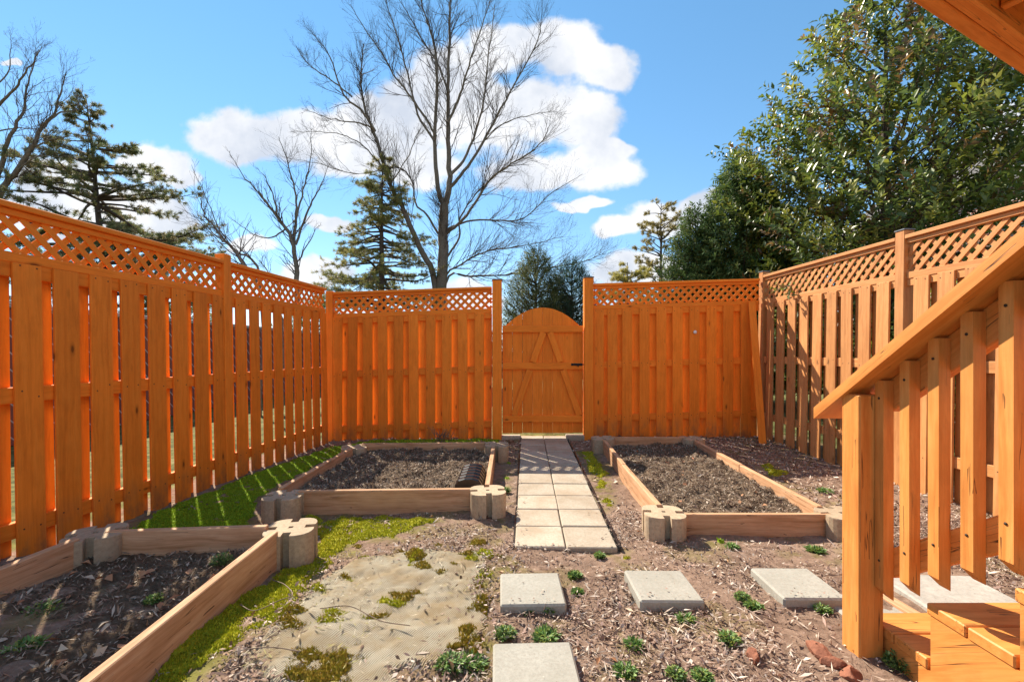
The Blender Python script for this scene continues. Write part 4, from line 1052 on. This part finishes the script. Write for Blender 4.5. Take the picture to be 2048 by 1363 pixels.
for k, (px_, py_, Y_, hh_, lab) in enumerate([(1010, 605, 22, 2.6, 'leafless grey brown bush behind the left gate post'), (1215, 560, 26, 4.6, 'leafless reddish brown bush behind the right gate post'), (1290, 570, 30, 4.2, 'leafless brown bush beyond the yellow pine'), (1165, 580, 28, 3.4, 'leafless grey bush between the arborvitae and the right gate post')]):
    r_ = np.random.default_rng(60 + k); x0 = at(px_, 700, Y_).x; ln = []
    rt = thing('bare_bush', lab, 'bush', (x0, Y_, 0), 'leafless bushes beyond the back fence')
    for j in range(16):
        d = unit(np.array([r_.normal(0, .42), r_.normal(0, .42), 1.0])); grow(ln, np.array([x0 + r_.normal(0, .35), Y_ + r_.normal(0, .3), -.1]), d, hh_ * r_.uniform(.75, 1.0), .03, 3, r_, .3, 5, .7, 4)
    V, F = tubes(ln, 3); link('twigs', mesh_np('twigs', V, F, M_BARK), rt)
for k, (x_, y_, hgt, wd, lab) in enumerate([(-9.5, 22, 3.6, 2.2, 'dark distant evergreen low behind the left fence'), (-2.6, 24, 3.0, 1.8, 'olive distant evergreen seen through the back left lattice'), (2.5, 30, 4.2, 2.2, 'far dark evergreen low behind the right gate post'), (10.5, 19, 4.6, 2.4, 'dark evergreen hidden behind the conical evergreen'), (-15, 20, 3.8, 2.4, 'far evergreen behind the dark pine')]):
    leafy('evergreen_tree', lab, 'tree', (x_, y_), [(.2, wd * .9), (hgt * .4, wd), (hgt * .8, wd * .5), (hgt, .08)], 1300, 10, 80 + k, .16, .05, ARB, M_NEEDLE, .8, .8, .5, .4, .1, .25)
leafy('holly_shrub', 'glossy dark shrub filling the gaps behind the right fence', 'shrub', (5.6, 4.6), [(.1, 1.2), (1.0, 1.35), (1.7, .9), (2.05, .2)], 1500, 11, 91, .08, .04, HOLLY, M_LEAF, 1.0, .6, .5, .26, .08, .2, zlow=.1)
leafy('holly_shrub', 'low dark shrub behind the right fence near the stairs', 'shrub', (5.4, 2.2), [(.1, 1.0), (.9, 1.1), (1.5, .7), (1.8, .15)], 1000, 11, 92, .08, .04, HOLLY, M_LEAF, 1.0, .6, .5, .26, .08, .2, zlow=.1)

# sprig that grows through the right lattice
def sprig(name, label, cat, c0, n, l, cols, sd, mat, spread=.10):
    r_ = np.random.default_rng(sd)
    ln = []; base, dv = [], []
    for k in range(max(3, n // 8)):
        d = unit(np.array([r_.normal(-.35, .4), r_.normal(-.1, .5), r_.normal(.1, .5)])); P = np.array([c0, c0 + d * spread, c0 + d * spread * 2 + np.array([0, 0, -.02])]); ln.append((P, np.array([.004, .003, .002])))
        for j in range(8): base.append(P[0] + (P[2] - P[0]) * (j + 1) / 8); dv.append(unit(d * .5 + r_.normal(0, .6, 3)))
    root = thing(name, label, cat, tuple(c0))
    V, F = tubes(ln, 4); link('stem', mesh_np('stem', V, F, M_TWIG), root)
    base = np.array(base); m_ = len(base); col = np.array(cols)[r_.integers(0, len(cols), m_)]
    V, F, cc = leaves(base, np.array(dv), unit(r_.normal(0, .5, (m_, 3)) + np.array([-.3, -.3, .8])), r_.uniform(.7, 1.1, m_) * l, r_.uniform(.7, 1.1, m_) * l * .42, np.full(m_, .2), col)
    o = link('leaves', mesh_np('leaves', V, F, mat, cc), root); o['kind'] = 'stuff'
sprig('leafy_sprig', 'leafy green sprig growing through the right lattice near the corner post', 'sprig', np.array([3.33, 5.38, 1.93]), 40, .075, HOLLY + [(.3, .26, .06)], 41, M_GREEN)

# ------------------------------------------------------------------ ground cover
# woven landscape fabric
mat_px = [(655, 1146), (700, 1118), (760, 1108), (830, 1098), (900, 1100), (985, 1108), (975, 1140), (955, 1180), (978, 1225), (975, 1268), (965, 1300), (930, 1332), (860, 1345), (800, 1363), (770, 1420), (560, 1420), (450, 1350), (500, 1322), (560, 1268), (585, 1235), (612, 1196)]
FP = [gp(*p, z=-.01) for p in mat_px]
def fabric_mat():
    m, t, b = new_mat('woven_landscape_fabric'); L = t.links
    tc = nn(t, 'ShaderNodeTexCoord'); mp = nn(t, 'ShaderNodeMapping'); mp.inputs['Rotation'].default_value = (0, 0, R(24)); L.new(tc.outputs['Object'], mp.inputs[0])
    wv = nn(t, 'ShaderNodeTexWave', Scale=40.0, Distortion=.5); wv.inputs['Detail'].default_value = 2; wv.inputs['Detail Scale'].default_value = .6; L.new(mp.outputs[0], wv.inputs['Vector'])
    w2 = nn(t, 'ShaderNodeTexWave', Scale=90.0, Distortion=.6, bands_direction='Y'); L.new(mp.outputs[0], w2.inputs['Vector'])
    n = nn(t, 'ShaderNodeTexNoise', Scale=5.0, Detail=7.0); n.inputs['Roughness'].default_value = .68; L.new(tc.outputs['Object'], n.inputs['Vector'])
    c = ramp(t, wv.outputs['Fac'], [(0.05, (.20, .165, .105)), (0.5, (.39, .35, .265)), (1, (.455, .41, .32))]).outputs[0]
    c = mixc(t, mth(t, 'MULTIPLY', w2.outputs['Fac'], .25), c, (.30, .25, .18))
    st = ramp(t, n.outputs['Fac'], [(0.42, (0, 0, 0)), (0.62, (1, 1, 1))]).outputs[0]
    c = mixc(t, mth(t, 'MULTIPLY', st, .85), c, (.27, .195, .105))
    L.new(c, b.inputs['Base Color']); b.inputs['Roughness'].default_value = .9; b.inputs['Specular IOR Level'].default_value = .15
    bp = nn(t, 'ShaderNodeBump'); bp.inputs['Strength'].default_value = .7; bp.inputs['Distance'].default_value = .006
    L.new(mth(t, 'ADD', mth(t, 'MULTIPLY', wv.outputs['Fac'], .8), mth(t, 'MULTIPLY', n.outputs['Fac'], 1.2)), bp.inputs['Height']); L.new(bp.outputs[0], b.inputs['Normal'])
    return m
def sheet(P, st, zf, edge=.03):
    xs = [p[0] for p in P]; ys = [p[1] for p in P]
    X_, Y_ = np.meshgrid(np.arange(min(xs) - .05, max(xs) + .05, st), np.arange(min(ys) - .05, max(ys) + .05, st)); nx_ = X_.shape[1]; ny_ = X_.shape[0]
    xf, yf = X_.ravel(), Y_.ravel(); sd_ = sdist(xf, yf, P) + edge * fbm(xf, yf, 8, 3)
    z_ = zf(xf, yf, sd_); i = (np.arange(ny_ - 1)[:, None] * nx_ + np.arange(nx_ - 1)[None]).ravel()
    Fq = np.stack([i, i + 1, i + 1 + nx_, i + nx_], 1); keep = (sd_ > -.012)[Fq].all(1)
    used = np.unique(Fq[keep]); mp = np.full(len(xf), -1); mp[used] = np.arange(len(used))
    return np.stack([xf, yf, z_], 1)[used], mp[Fq[keep]], sd_[used]
V, F, sd_ = sheet(FP, .012, lambda a, b_, s: gz(a, b_) + .013 + .016 * np.maximum(fbm(a, b_, 5, 3), -.1) + .006 * fbm(a, b_, 22, 2) - .02 * sstep(.03, -.01, s), .07)
tag(link('landscape_fabric', mesh_np('landscape_fabric', V, F, fabric_mat(), None, True)), 'worn beige woven landscape fabric lying on the soil in the foreground', 'fabric')

# moss cushions with a short nap
MC = {'a': np.array([(.25, .36, .02), (.30, .42, .025), (.19, .28, .02)]), 'b': np.array([(.36, .36, .02), (.29, .32, .02), (.42, .38, .03)]), 'c': np.array([(.26, .19, .025), (.21, .19, .02), (.30, .20, .03)])}
kindm = {'fence_strip': 'a', 'front_of_bed': 'b', 'left_of_mat': 'b', 'mat_top': 'b', 'mat_mid': 'c', 'mat_right': 'b', 'mat_edge': 'c', 'mat_low': 'c', 'mat_base': 'c', 'mat_base2': 'c', 'path_side': 'b', 'path_end': 'b', 'bed_front': 'a', 'stone_side': 'c', 'yard_right': 'b', 'path_left': 'b', 'bed_right': 'a'}
thin = {'path_end': .10, 'stone_side': .10, 'bed_front': .08, 'path_side': .045, 'yard_right': .06, 'front_of_bed': .05, 'path_left': .07, 'bed_right': .07, 'left_of_mat': .024, 'fence_strip': .012}
hash_ = lambda k: sum(map(ord, k)) % 3
MV, MF, MCc, mo = [], [], [], 0
r_ = np.random.default_rng(77)
for k_, P in MP.items():
    th_ = thin.get(k_, .012); pal = MC[kindm.get(k_, 'c' if hash_(k_) else 'b')]
    fz = lambda a, b_, s: gz(a, b_) + (s > -.2) * (.028 * sstep(-.01, .05, s - th_ * (.4 + 1.6 * (fbm(a + 3, b_, 7, 3) + .35))) * (.55 + .8 * (fbm(a, b_, 14, 3) + .3)) - .012 + .012 * in_poly(a, b_, FP))
    V, F, sd_ = sheet(P, .014, fz, .06)
    if not len(V): continue
    hgt = V[:, 2] - gz(V[:, 0], V[:, 1]); live = hgt > .0
    cn = np.clip(fbm(V[:, 0], V[:, 1], 9, 3) + .5, 0, 1)
    colv = pal[0] * cn[:, None] + pal[2] * (1 - cn[:, None])
    tri = np.concatenate([F[:, [0, 1, 2]], F[:, [0, 2, 3]]])
    MV.append(V); MF.append(tri + mo); MCc.append(colv * .85); mo += len(V)
    idx = np.where(live)[0]
    if not len(idx): continue
    near = 3.2 / np.maximum(V[idx, 1], 1.2); rep = np.clip(r_.poisson(7 * np.clip(near, .6, 1.8)), 0, 16)
    b0 = np.repeat(idx, rep); nb_ = len(b0)
    bp_ = V[b0] + np.stack([r_.uniform(-.008, .008, nb_), r_.uniform(-.008, .008, nb_), np.full(nb_, -.002)], 1)
    dv = unit(np.stack([r_.normal(0, .55, nb_), r_.normal(0, .55, nb_), np.ones(nb_)], 1)); ll = r_.uniform(.006, .016, nb_); sdv = unit(np.cross(dv, r_.normal(0, 1, (nb_, 3))))
    ww = r_.uniform(.0025, .0045, nb_)
    Vb = np.stack([bp_ - sdv * ww[:, None], bp_ + sdv * ww[:, None], bp_ + dv * ll[:, None]], 1).reshape(-1, 3)
    cb = pal[r_.integers(0, 3, nb_)] * r_.uniform(.8, 1.35, nb_)[:, None]
    MV.append(Vb); MF.append(np.arange(len(Vb)).reshape(-1, 3) + mo); MCc.append(np.repeat(cb, 3, 0)); mo += len(Vb)
mo_ = link('moss', mesh_np('moss', np.concatenate(MV), np.concatenate(MF), M_MOSS, np.concatenate(MCc), False)); tag(mo_, 'green and yellow moss cushions over the soil', 'moss', kind='stuff')

# bark mulch, straw and leaf scraps on the open soil
BEDS = [[(-1.8, 3.2), (-.05, 3.2), (-.05, 5.0), (-1.8, 5.0)], [(.9, 2.75), (2.2, 2.75), (2.25, 5.4), (.95, 5.4)], [(-2.4, .2), (-1.19, .2), (-1.22, 2.5), (-2.3, 2.5)]]
PATHP = [(P0.x, P0.y), (P0.x + pn.x * .61, P0.y), (P0.x + pn.x * .61 + pd.x * 3.5, P0.y + pd.y * 3.5), (P0.x + pd.x * 3.5, P0.y + pd.y * 3.5)]
STONES = [(-.06, .24, 1.99, 2.28), (.57, .88, 2.03, 2.32), (1.23, 1.55, 2.05, 2.35), (-.07, .235, 1.43, 1.74), (1.4, 2.4, 0, 1.8), (1.78, 2.36, 1.8, 2.38), (1.5, 1.8, 1.9, 2.15)]
def scatter(n, box, sd, extra=None):
    r_ = np.random.default_rng(sd); a = r_.uniform(box[0], box[1], n); b_ = r_.uniform(box[2], box[3], n)
    k = np.ones(n, bool)
    for P in BEDS + [PATHP]: k &= ~in_poly(a, b_, P)
    for (x0, x1, y0, y1) in STONES: k &= ~((a > x0) & (a < x1) & (b_ > y0) & (b_ < y1))
    k &= ~(in_poly(a, b_, FP) & (sdist(a, b_, FP) > .05) & (r_.random(n) > .13))
    for kk, P in MP.items():
        if kk in ('fence_strip', 'left_of_mat'): k &= ~(in_poly(a, b_, P) & (r_.random(n) > .10))
        else: k &= ~(in_poly(a, b_, P) & (r_.random(n) > .3))
    dn = sstep(-.28, .22, fbm(a + 11, b_ + 5, 1.6, 3)) * .85 + .15      # thinner where the bare red soil shows
    k &= r_.random(n) < dn
    return a[k], b_[k]
parts = []
a, b_ = scatter(60000, (-1.25, 3.45, .9, 3.2), 1); parts.append(chips(a, b_, gz(a, b_) + .008, CHIP_COLS['mulch'], .007, .024, .45, .5, 2))
a, b_ = scatter(26000, (-1.25, 3.45, .9, 3.2), 3); parts.append(chips(a, b_, gz(a, b_) + .010, CHIP_COLS['mulch'], .018, .050, .14, .35, 4))
a, b_ = scatter(30000, (-2.6, 3.45, 3.2, 6.0), 5); parts.append(chips(a, b_, gz(a, b_) + .008, CHIP_COLS['mulch'], .015, .045, .35, .4, 6))
a, b_ = scatter(7000, (.2, 3.4, .9, 3.4), 13); parts.append(chips(a, b_, gz(a, b_) + .010, [(.46, .36, .28), (.55, .46, .37), (.36, .26, .2)], .02, .055, .09, .3, 14))
r_ = np.random.default_rng(73); a = r_.uniform(-1.3, .1, 9000); b_ = r_.uniform(1.2, 2.8, 9000); k = in_poly(a, b_, FP) & (r_.random(9000) < .25 + .75 * sstep(-.05, .25, fbm(a, b_ + 4, 4.5, 3))); a, b_ = a[k], b_[k]
zf_ = gz(a, b_) + .022 + .016 * np.maximum(fbm(a, b_, 5, 3), -.1)
parts.append(chips(a, b_, zf_, [(.42, .34, .23), (.52, .45, .33), (.30, .22, .13), (.22, .14, .085), (.34, .30, .12)], .008, .034, .12, .35, 74))
r_ = np.random.default_rng(75); a = r_.uniform(-1.5, .2, 60000); b_ = r_.uniform(1.1, 2.9, 60000); k = (np.abs(sdist(a, b_, FP) + .05 * fbm(a, b_, 6, 3)) < .05) & (r_.random(60000) < .22); a, b_ = a[k], b_[k]
parts.append(chips(a, b_, gz(a, b_) + .024, CHIP_COLS['mulch'], .007, .026, .35, .4, 76))
r_ = np.random.default_rng(71); n = 260; u_ = r_.uniform(0, 3.45, n); w_ = .305 + .315 * np.sign(r_.normal(0, 1, n)) * (1 - np.abs(r_.normal(0, .16, n)))
u_[:40] = r_.uniform(0, .03, 40); w_[:40] = r_.uniform(0, .6, 40)
a = P0.x + pd.x * u_ + pn.x * w_; b_ = P0.y + pd.y * u_ + pn.y * w_
parts.append(chips(a, b_, np.full(n, .004), CHIP_COLS['mulch'], .006, .022, .4, .15, 72))
for (x0, x1, y0, y1) in STONES[:4]:
    n = 34; e = r_.random(n); a = r_.uniform(x0 + .02, x1 - .02, n); b_ = np.where(e < .6, y0 + .015 + .03 * r_.random(n), r_.uniform(y0 + .02, y1 - .02, n))
    parts.append(chips(a, b_, np.full(n, .033), CHIP_COLS['mulch'], .003, .014, .5, .1, int(1000 * (x1 + 2))))
V, F, Cc = join(parts)
tag(link('mulch', mesh_np('mulch', V, F, M_CHIP, Cc)), 'reddish bark mulch and straw scattered over the soil', 'mulch', kind='stuff')
# fallen leaves: bigger curled pieces
a, b_ = scatter(420, (-1.2, 3.4, 1.0, 5.8), 7); r_ = np.random.default_rng(9); n = len(a)
base = np.stack([a, b_, gz(a, b_) + .014], 1)
V, F, Cc = leaves(base, unit(np.stack([r_.normal(0, 1, n), r_.normal(0, 1, n), r_.normal(.1, .3, n)], 1)), unit(np.stack([r_.normal(0, .4, n), r_.normal(0, .4, n), np.ones(n)], 1)), r_.uniform(.02, .055, n), r_.uniform(.010, .022, n), r_.uniform(.1, .9, n), np.array([(.42, .24, .12), (.52, .33, .19), (.33, .15, .07), (.58, .45, .32)])[r_.integers(0, 4, n)])
tag(link('fallen_leaves', mesh_np('fallen_leaves', V, F, M_CHIP, Cc)), 'dry brown fallen leaves on the soil', 'leaves', kind='stuff')
# leaf litter in the three beds
for bz, box, cnt, nm in ((bz3, (-2.3, -1.3, .7, 2.3), 120, 3), (bz2, (1.1, 1.95, 2.95, 5.1), 25, 2)):
    r_ = np.random.default_rng(nm); a = r_.uniform(box[0], box[1], cnt); b_ = r_.uniform(box[2], box[3], cnt)
    base = np.stack([a, b_, bz(a, b_) + .014], 1)
    V, F, Cc = leaves(base, unit(np.stack([r_.normal(0, 1, cnt), r_.normal(0, 1, cnt), r_.normal(.15, .3, cnt)], 1)), unit(np.stack([r_.normal(0, .5, cnt), r_.normal(0, .5, cnt), np.ones(cnt)], 1)), r_.uniform(.025, .06, cnt), r_.uniform(.015, .035, cnt), r_.uniform(0, .6, cnt), np.array([(.42, .22, .12), (.33, .15, .08), (.5, .4, .3)])[r_.integers(0, 3, cnt)])
    tag(link('fallen_leaves', mesh_np('fallen_leaves', V, F, M_CHIP, Cc)), 'dry leaf litter on the bed soil', 'leaves', kind='stuff')

# green weeds: rosettes of small toothed leaves
def weed(px_, py_, size, label, sd, zf=None, xy=None, cols=None, n=120):
    r_ = np.random.default_rng(sd); a, b_ = xy if xy else gp(px_, py_)
    z_ = float((zf or gz)(np.array([a]), np.array([b_]))[0]); root = thing('weed', label, 'weed', (a, b_, z_), 'green weeds on the soil')
    size = size * .75; cols = cols or [(.11, .22, .05), (.17, .28, .07), (.24, .34, .12), (.08, .16, .04), (.26, .30, .06)]
    kind_ = sd % 4; flat = (.75, .35, 1.0, .5)[kind_]; lsc = (1.0, 1.7, .8, 1.25)[kind_]; lasp = (.42, .30, .5, .62)[kind_]
    th = r_.uniform(0, 2 * math.pi, n) + .5 * np.sin(r_.uniform(0, 6, n)); th = np.where(r_.random(n) < .5, np.round(th / .9) * .9 + r_.normal(0, .12, n), th); rr = size * np.sqrt(r_.random(n)) * .9; hh = size * flat * np.sqrt(np.clip(1 - (rr / size) ** 2, 0, 1)) * r_.uniform(.35, 1.05, n)
    base = np.stack([a + np.cos(th) * rr, b_ + np.sin(th) * rr, z_ + hh], 1)
    dv = unit(np.stack([np.cos(th) + r_.normal(0, .6, n), np.sin(th) + r_.normal(0, .6, n), r_.uniform(0, .9, n)], 1))
    l = r_.uniform(.009, .021, n) * lsc
    V, F, Cc = leaves(base, dv, unit(np.stack([r_.normal(0, .5, n), r_.normal(0, .5, n), np.ones(n)], 1)), l, l * lasp, np.full(n, .2), np.array(cols)[r_.integers(0, len(cols), n)] * r_.uniform(.8, 1.3, n)[:, None])
    ln = [(np.array([[a, b_, z_ - .01], (np.array([a, b_, z_]) + base[i]) / 2 + r_.normal(0, .003, 3), base[i]]), np.array([.0022, .0018, .001])) for i in range(0, n, 4)]
    o = link('leaves', mesh_np('weed_leaves', V, F, M_GREEN, Cc), root); o['kind'] = 'stuff'
    V, F = tubes(ln, 3); link('stems', mesh_np('weed_stems', V, F, M_GREEN, np.tile(np.array([(.10, .16, .05)]), (len(V), 1))), root)
for i, (px_, py_, sz, lab) in enumerate([
 (1010, 1274, .062, 'bushy green weed at the back left corner of the nearest stepping stone'), (1092, 1272, .062, 'bushy green weed at the back right edge of the nearest stepping stone'),
 (1097, 1225, .045, 'dark green weed against the front edge of the stone before the path'), (1055, 1228, .022, 'tiny green weed at the front left of the stone before the path'),
 (1458, 1284, .058, 'bright green weed left of the broken red rock'), (1268, 1293, .034, 'small green weed on bare soil right of the nearest stone'),
 (1485, 1200, .045, 'green weed left of the stone by the stairs'), (1508, 1218, .045, 'green weed below the corner of the stone by the stairs'),
 (1645, 1222, .04, 'dark green weed in front of the stone by the stairs'), (1372, 1240, .035, 'pale green weed in front of the chipped middle stone'),
 (1352, 1350, .05, 'pale green weed at the bottom edge right of the nearest stone'), (1250, 1345, .05, 'green weed at the bottom edge beside the nearest stone'),
 (900, 1345, .075, 'bushy green weed on the lower edge of the fabric'), (945, 1335, .06, 'green weed between the fabric and the nearest stone'),
 (1200, 1113, .04, 'pale green weed right below the end of the path'), (1150, 1150, .04, 'small weed behind the stone before the path'),
 (1465, 1100, .05, 'pale green weed in front of the right raised bed'), (1630, 1100, .055, 'spreading weed before the right end of the right raised bed'),
 (1800, 1345, .07, 'leafy grey green weed at the foot of the stairs'), (1155, 1183, .03, 'tiny weed right of the stone before the path'), (1405, 1350, .045, 'yellowish weed near the bottom edge below the red rock'),
 (1650, 985, .07, 'low weed behind the newel post on the right yard'), (1012, 985, .06, 'green weed between the square bed and the path')]):
    weed(px_, py_, sz, lab, 200 + i, n=int(170 + 3200 * sz))
for i, (x_, y_, sz, lab) in enumerate([(-1.93, 1.85, .09, 'sprawling green weed in the left foreground bed near its left board'), (-1.75, 1.62, .08, 'sunlit green weed in the middle of the left foreground bed'), (-1.45, 2.25, .07, 'flat green weed below the back board of the left foreground bed'), (-2.0, 1.5, .08, 'green weed near the fence side of the left foreground bed'), (-1.55, 1.95, .045, 'yellowish weed in a sun fleck of the left foreground bed')]):
    weed(0, 0, sz, lab, 240 + i, bz3, (x_, y_), n=260)

# rocks at the lower right
def rock(px_, py_, sz, label, sd, sx=1.3, sy=.8, sz_=.7):
    r_ = np.random.default_rng(sd); bm = bmesh.new(); bmesh.ops.create_icosphere(bm, subdivisions=3, radius=1)
    pl = [(unit(r_.normal(0, 1, 3)), r_.uniform(.55, .85)) for _ in range(9)]
    for v in bm.verts:
        c0 = np.array(v.co)
        for nrm, dd in pl:
            e = c0.dot(nrm)
            if e > dd: c0 = c0 - nrm * (e - dd) * .95
        c0 = c0 * (1 + .05 * math.sin(9 * c0[0] + sd) * math.cos(8 * c0[1])); v.co = Vector((c0[0] * sx, c0[1] * sy, c0[2] * sz_)) * sz
    me = bpy.data.meshes.new('rock'); bm.to_mesh(me); bm.free(); me.materials.append(M_ROCK)
    a, b_ = gp(px_, py_); z_ = float(gz(np.array([a]), np.array([b_]))[0])
    tag(link('rock', me, None, Matrix.Translation((a, b_, z_ + sz * sz_ * .12)) @ Matrix.Rotation(r_.uniform(0, 6), 4, 'Z')), label, 'rock', 'red brown rocks by the stairs')
rock(1508, 1315, .034, 'small angular red brown rock, apart from the others', 3, 1.2, .8, .8)
rock(1640, 1312, .052, 'broad pinkish brown rock left of the newel foot', 5)
rock(1668, 1335, .036, 'red rock wedged in the middle of the row of rocks', 8)
rock(1702, 1352, .048, 'rightmost red brown rock in front of the newel', 11)

# dry shrub stub and twigs
r_ = np.random.default_rng(5); ln = []; dx, dy_ = gp(883, 872, .0); dx, dy_ = -.9, 5.75
rt = thing('dry_plant', 'dead leafless plant stub in front of the back left panel', 'plant', (dx, dy_, 0))
for j in range(14):
    d = unit(np.array([r_.normal(0, .5), r_.normal(0, .4), 1.0])); grow(ln, np.array([dx + r_.normal(0, .05), dy_ + r_.normal(0, .04), -.02]), d, r_.uniform(.12, .25), .005, 1, r_, .1, 4, .8, 4)
V, F = tubes(ln, 4); link('twigs', mesh_np('twigs', V, F, M_TWIG), rt)
for i, (pxs, lab) in enumerate([([(640, 1250), (700, 1236), (760, 1262), (820, 1276)], 'thin dry twig lying on the landscape fabric'), ([(480, 1245), (510, 1258), (560, 1232), (585, 1215), (570, 1190), (545, 1180)], 'curled dry vine on the moss left of the fabric'), ([(455, 1361), (470, 1345), (540, 1335), (600, 1340)], 'pale dry twig at the bottom beside the fabric')]):
    P = []
    for p in pxs:
        a, b_ = gp(*p, z=.0); P.append((a, b_, float(gz(np.array([a]), np.array([b_]))[0]) + .035))
    V, F = tubes([(smooth_line(P, 6), np.full(6 * (len(P) - 1) + 1, .0021))], 5); tag(link('dry_twig', mesh_np('dry_twig', V, F, M_TWIG, None, True)), lab, 'twig')
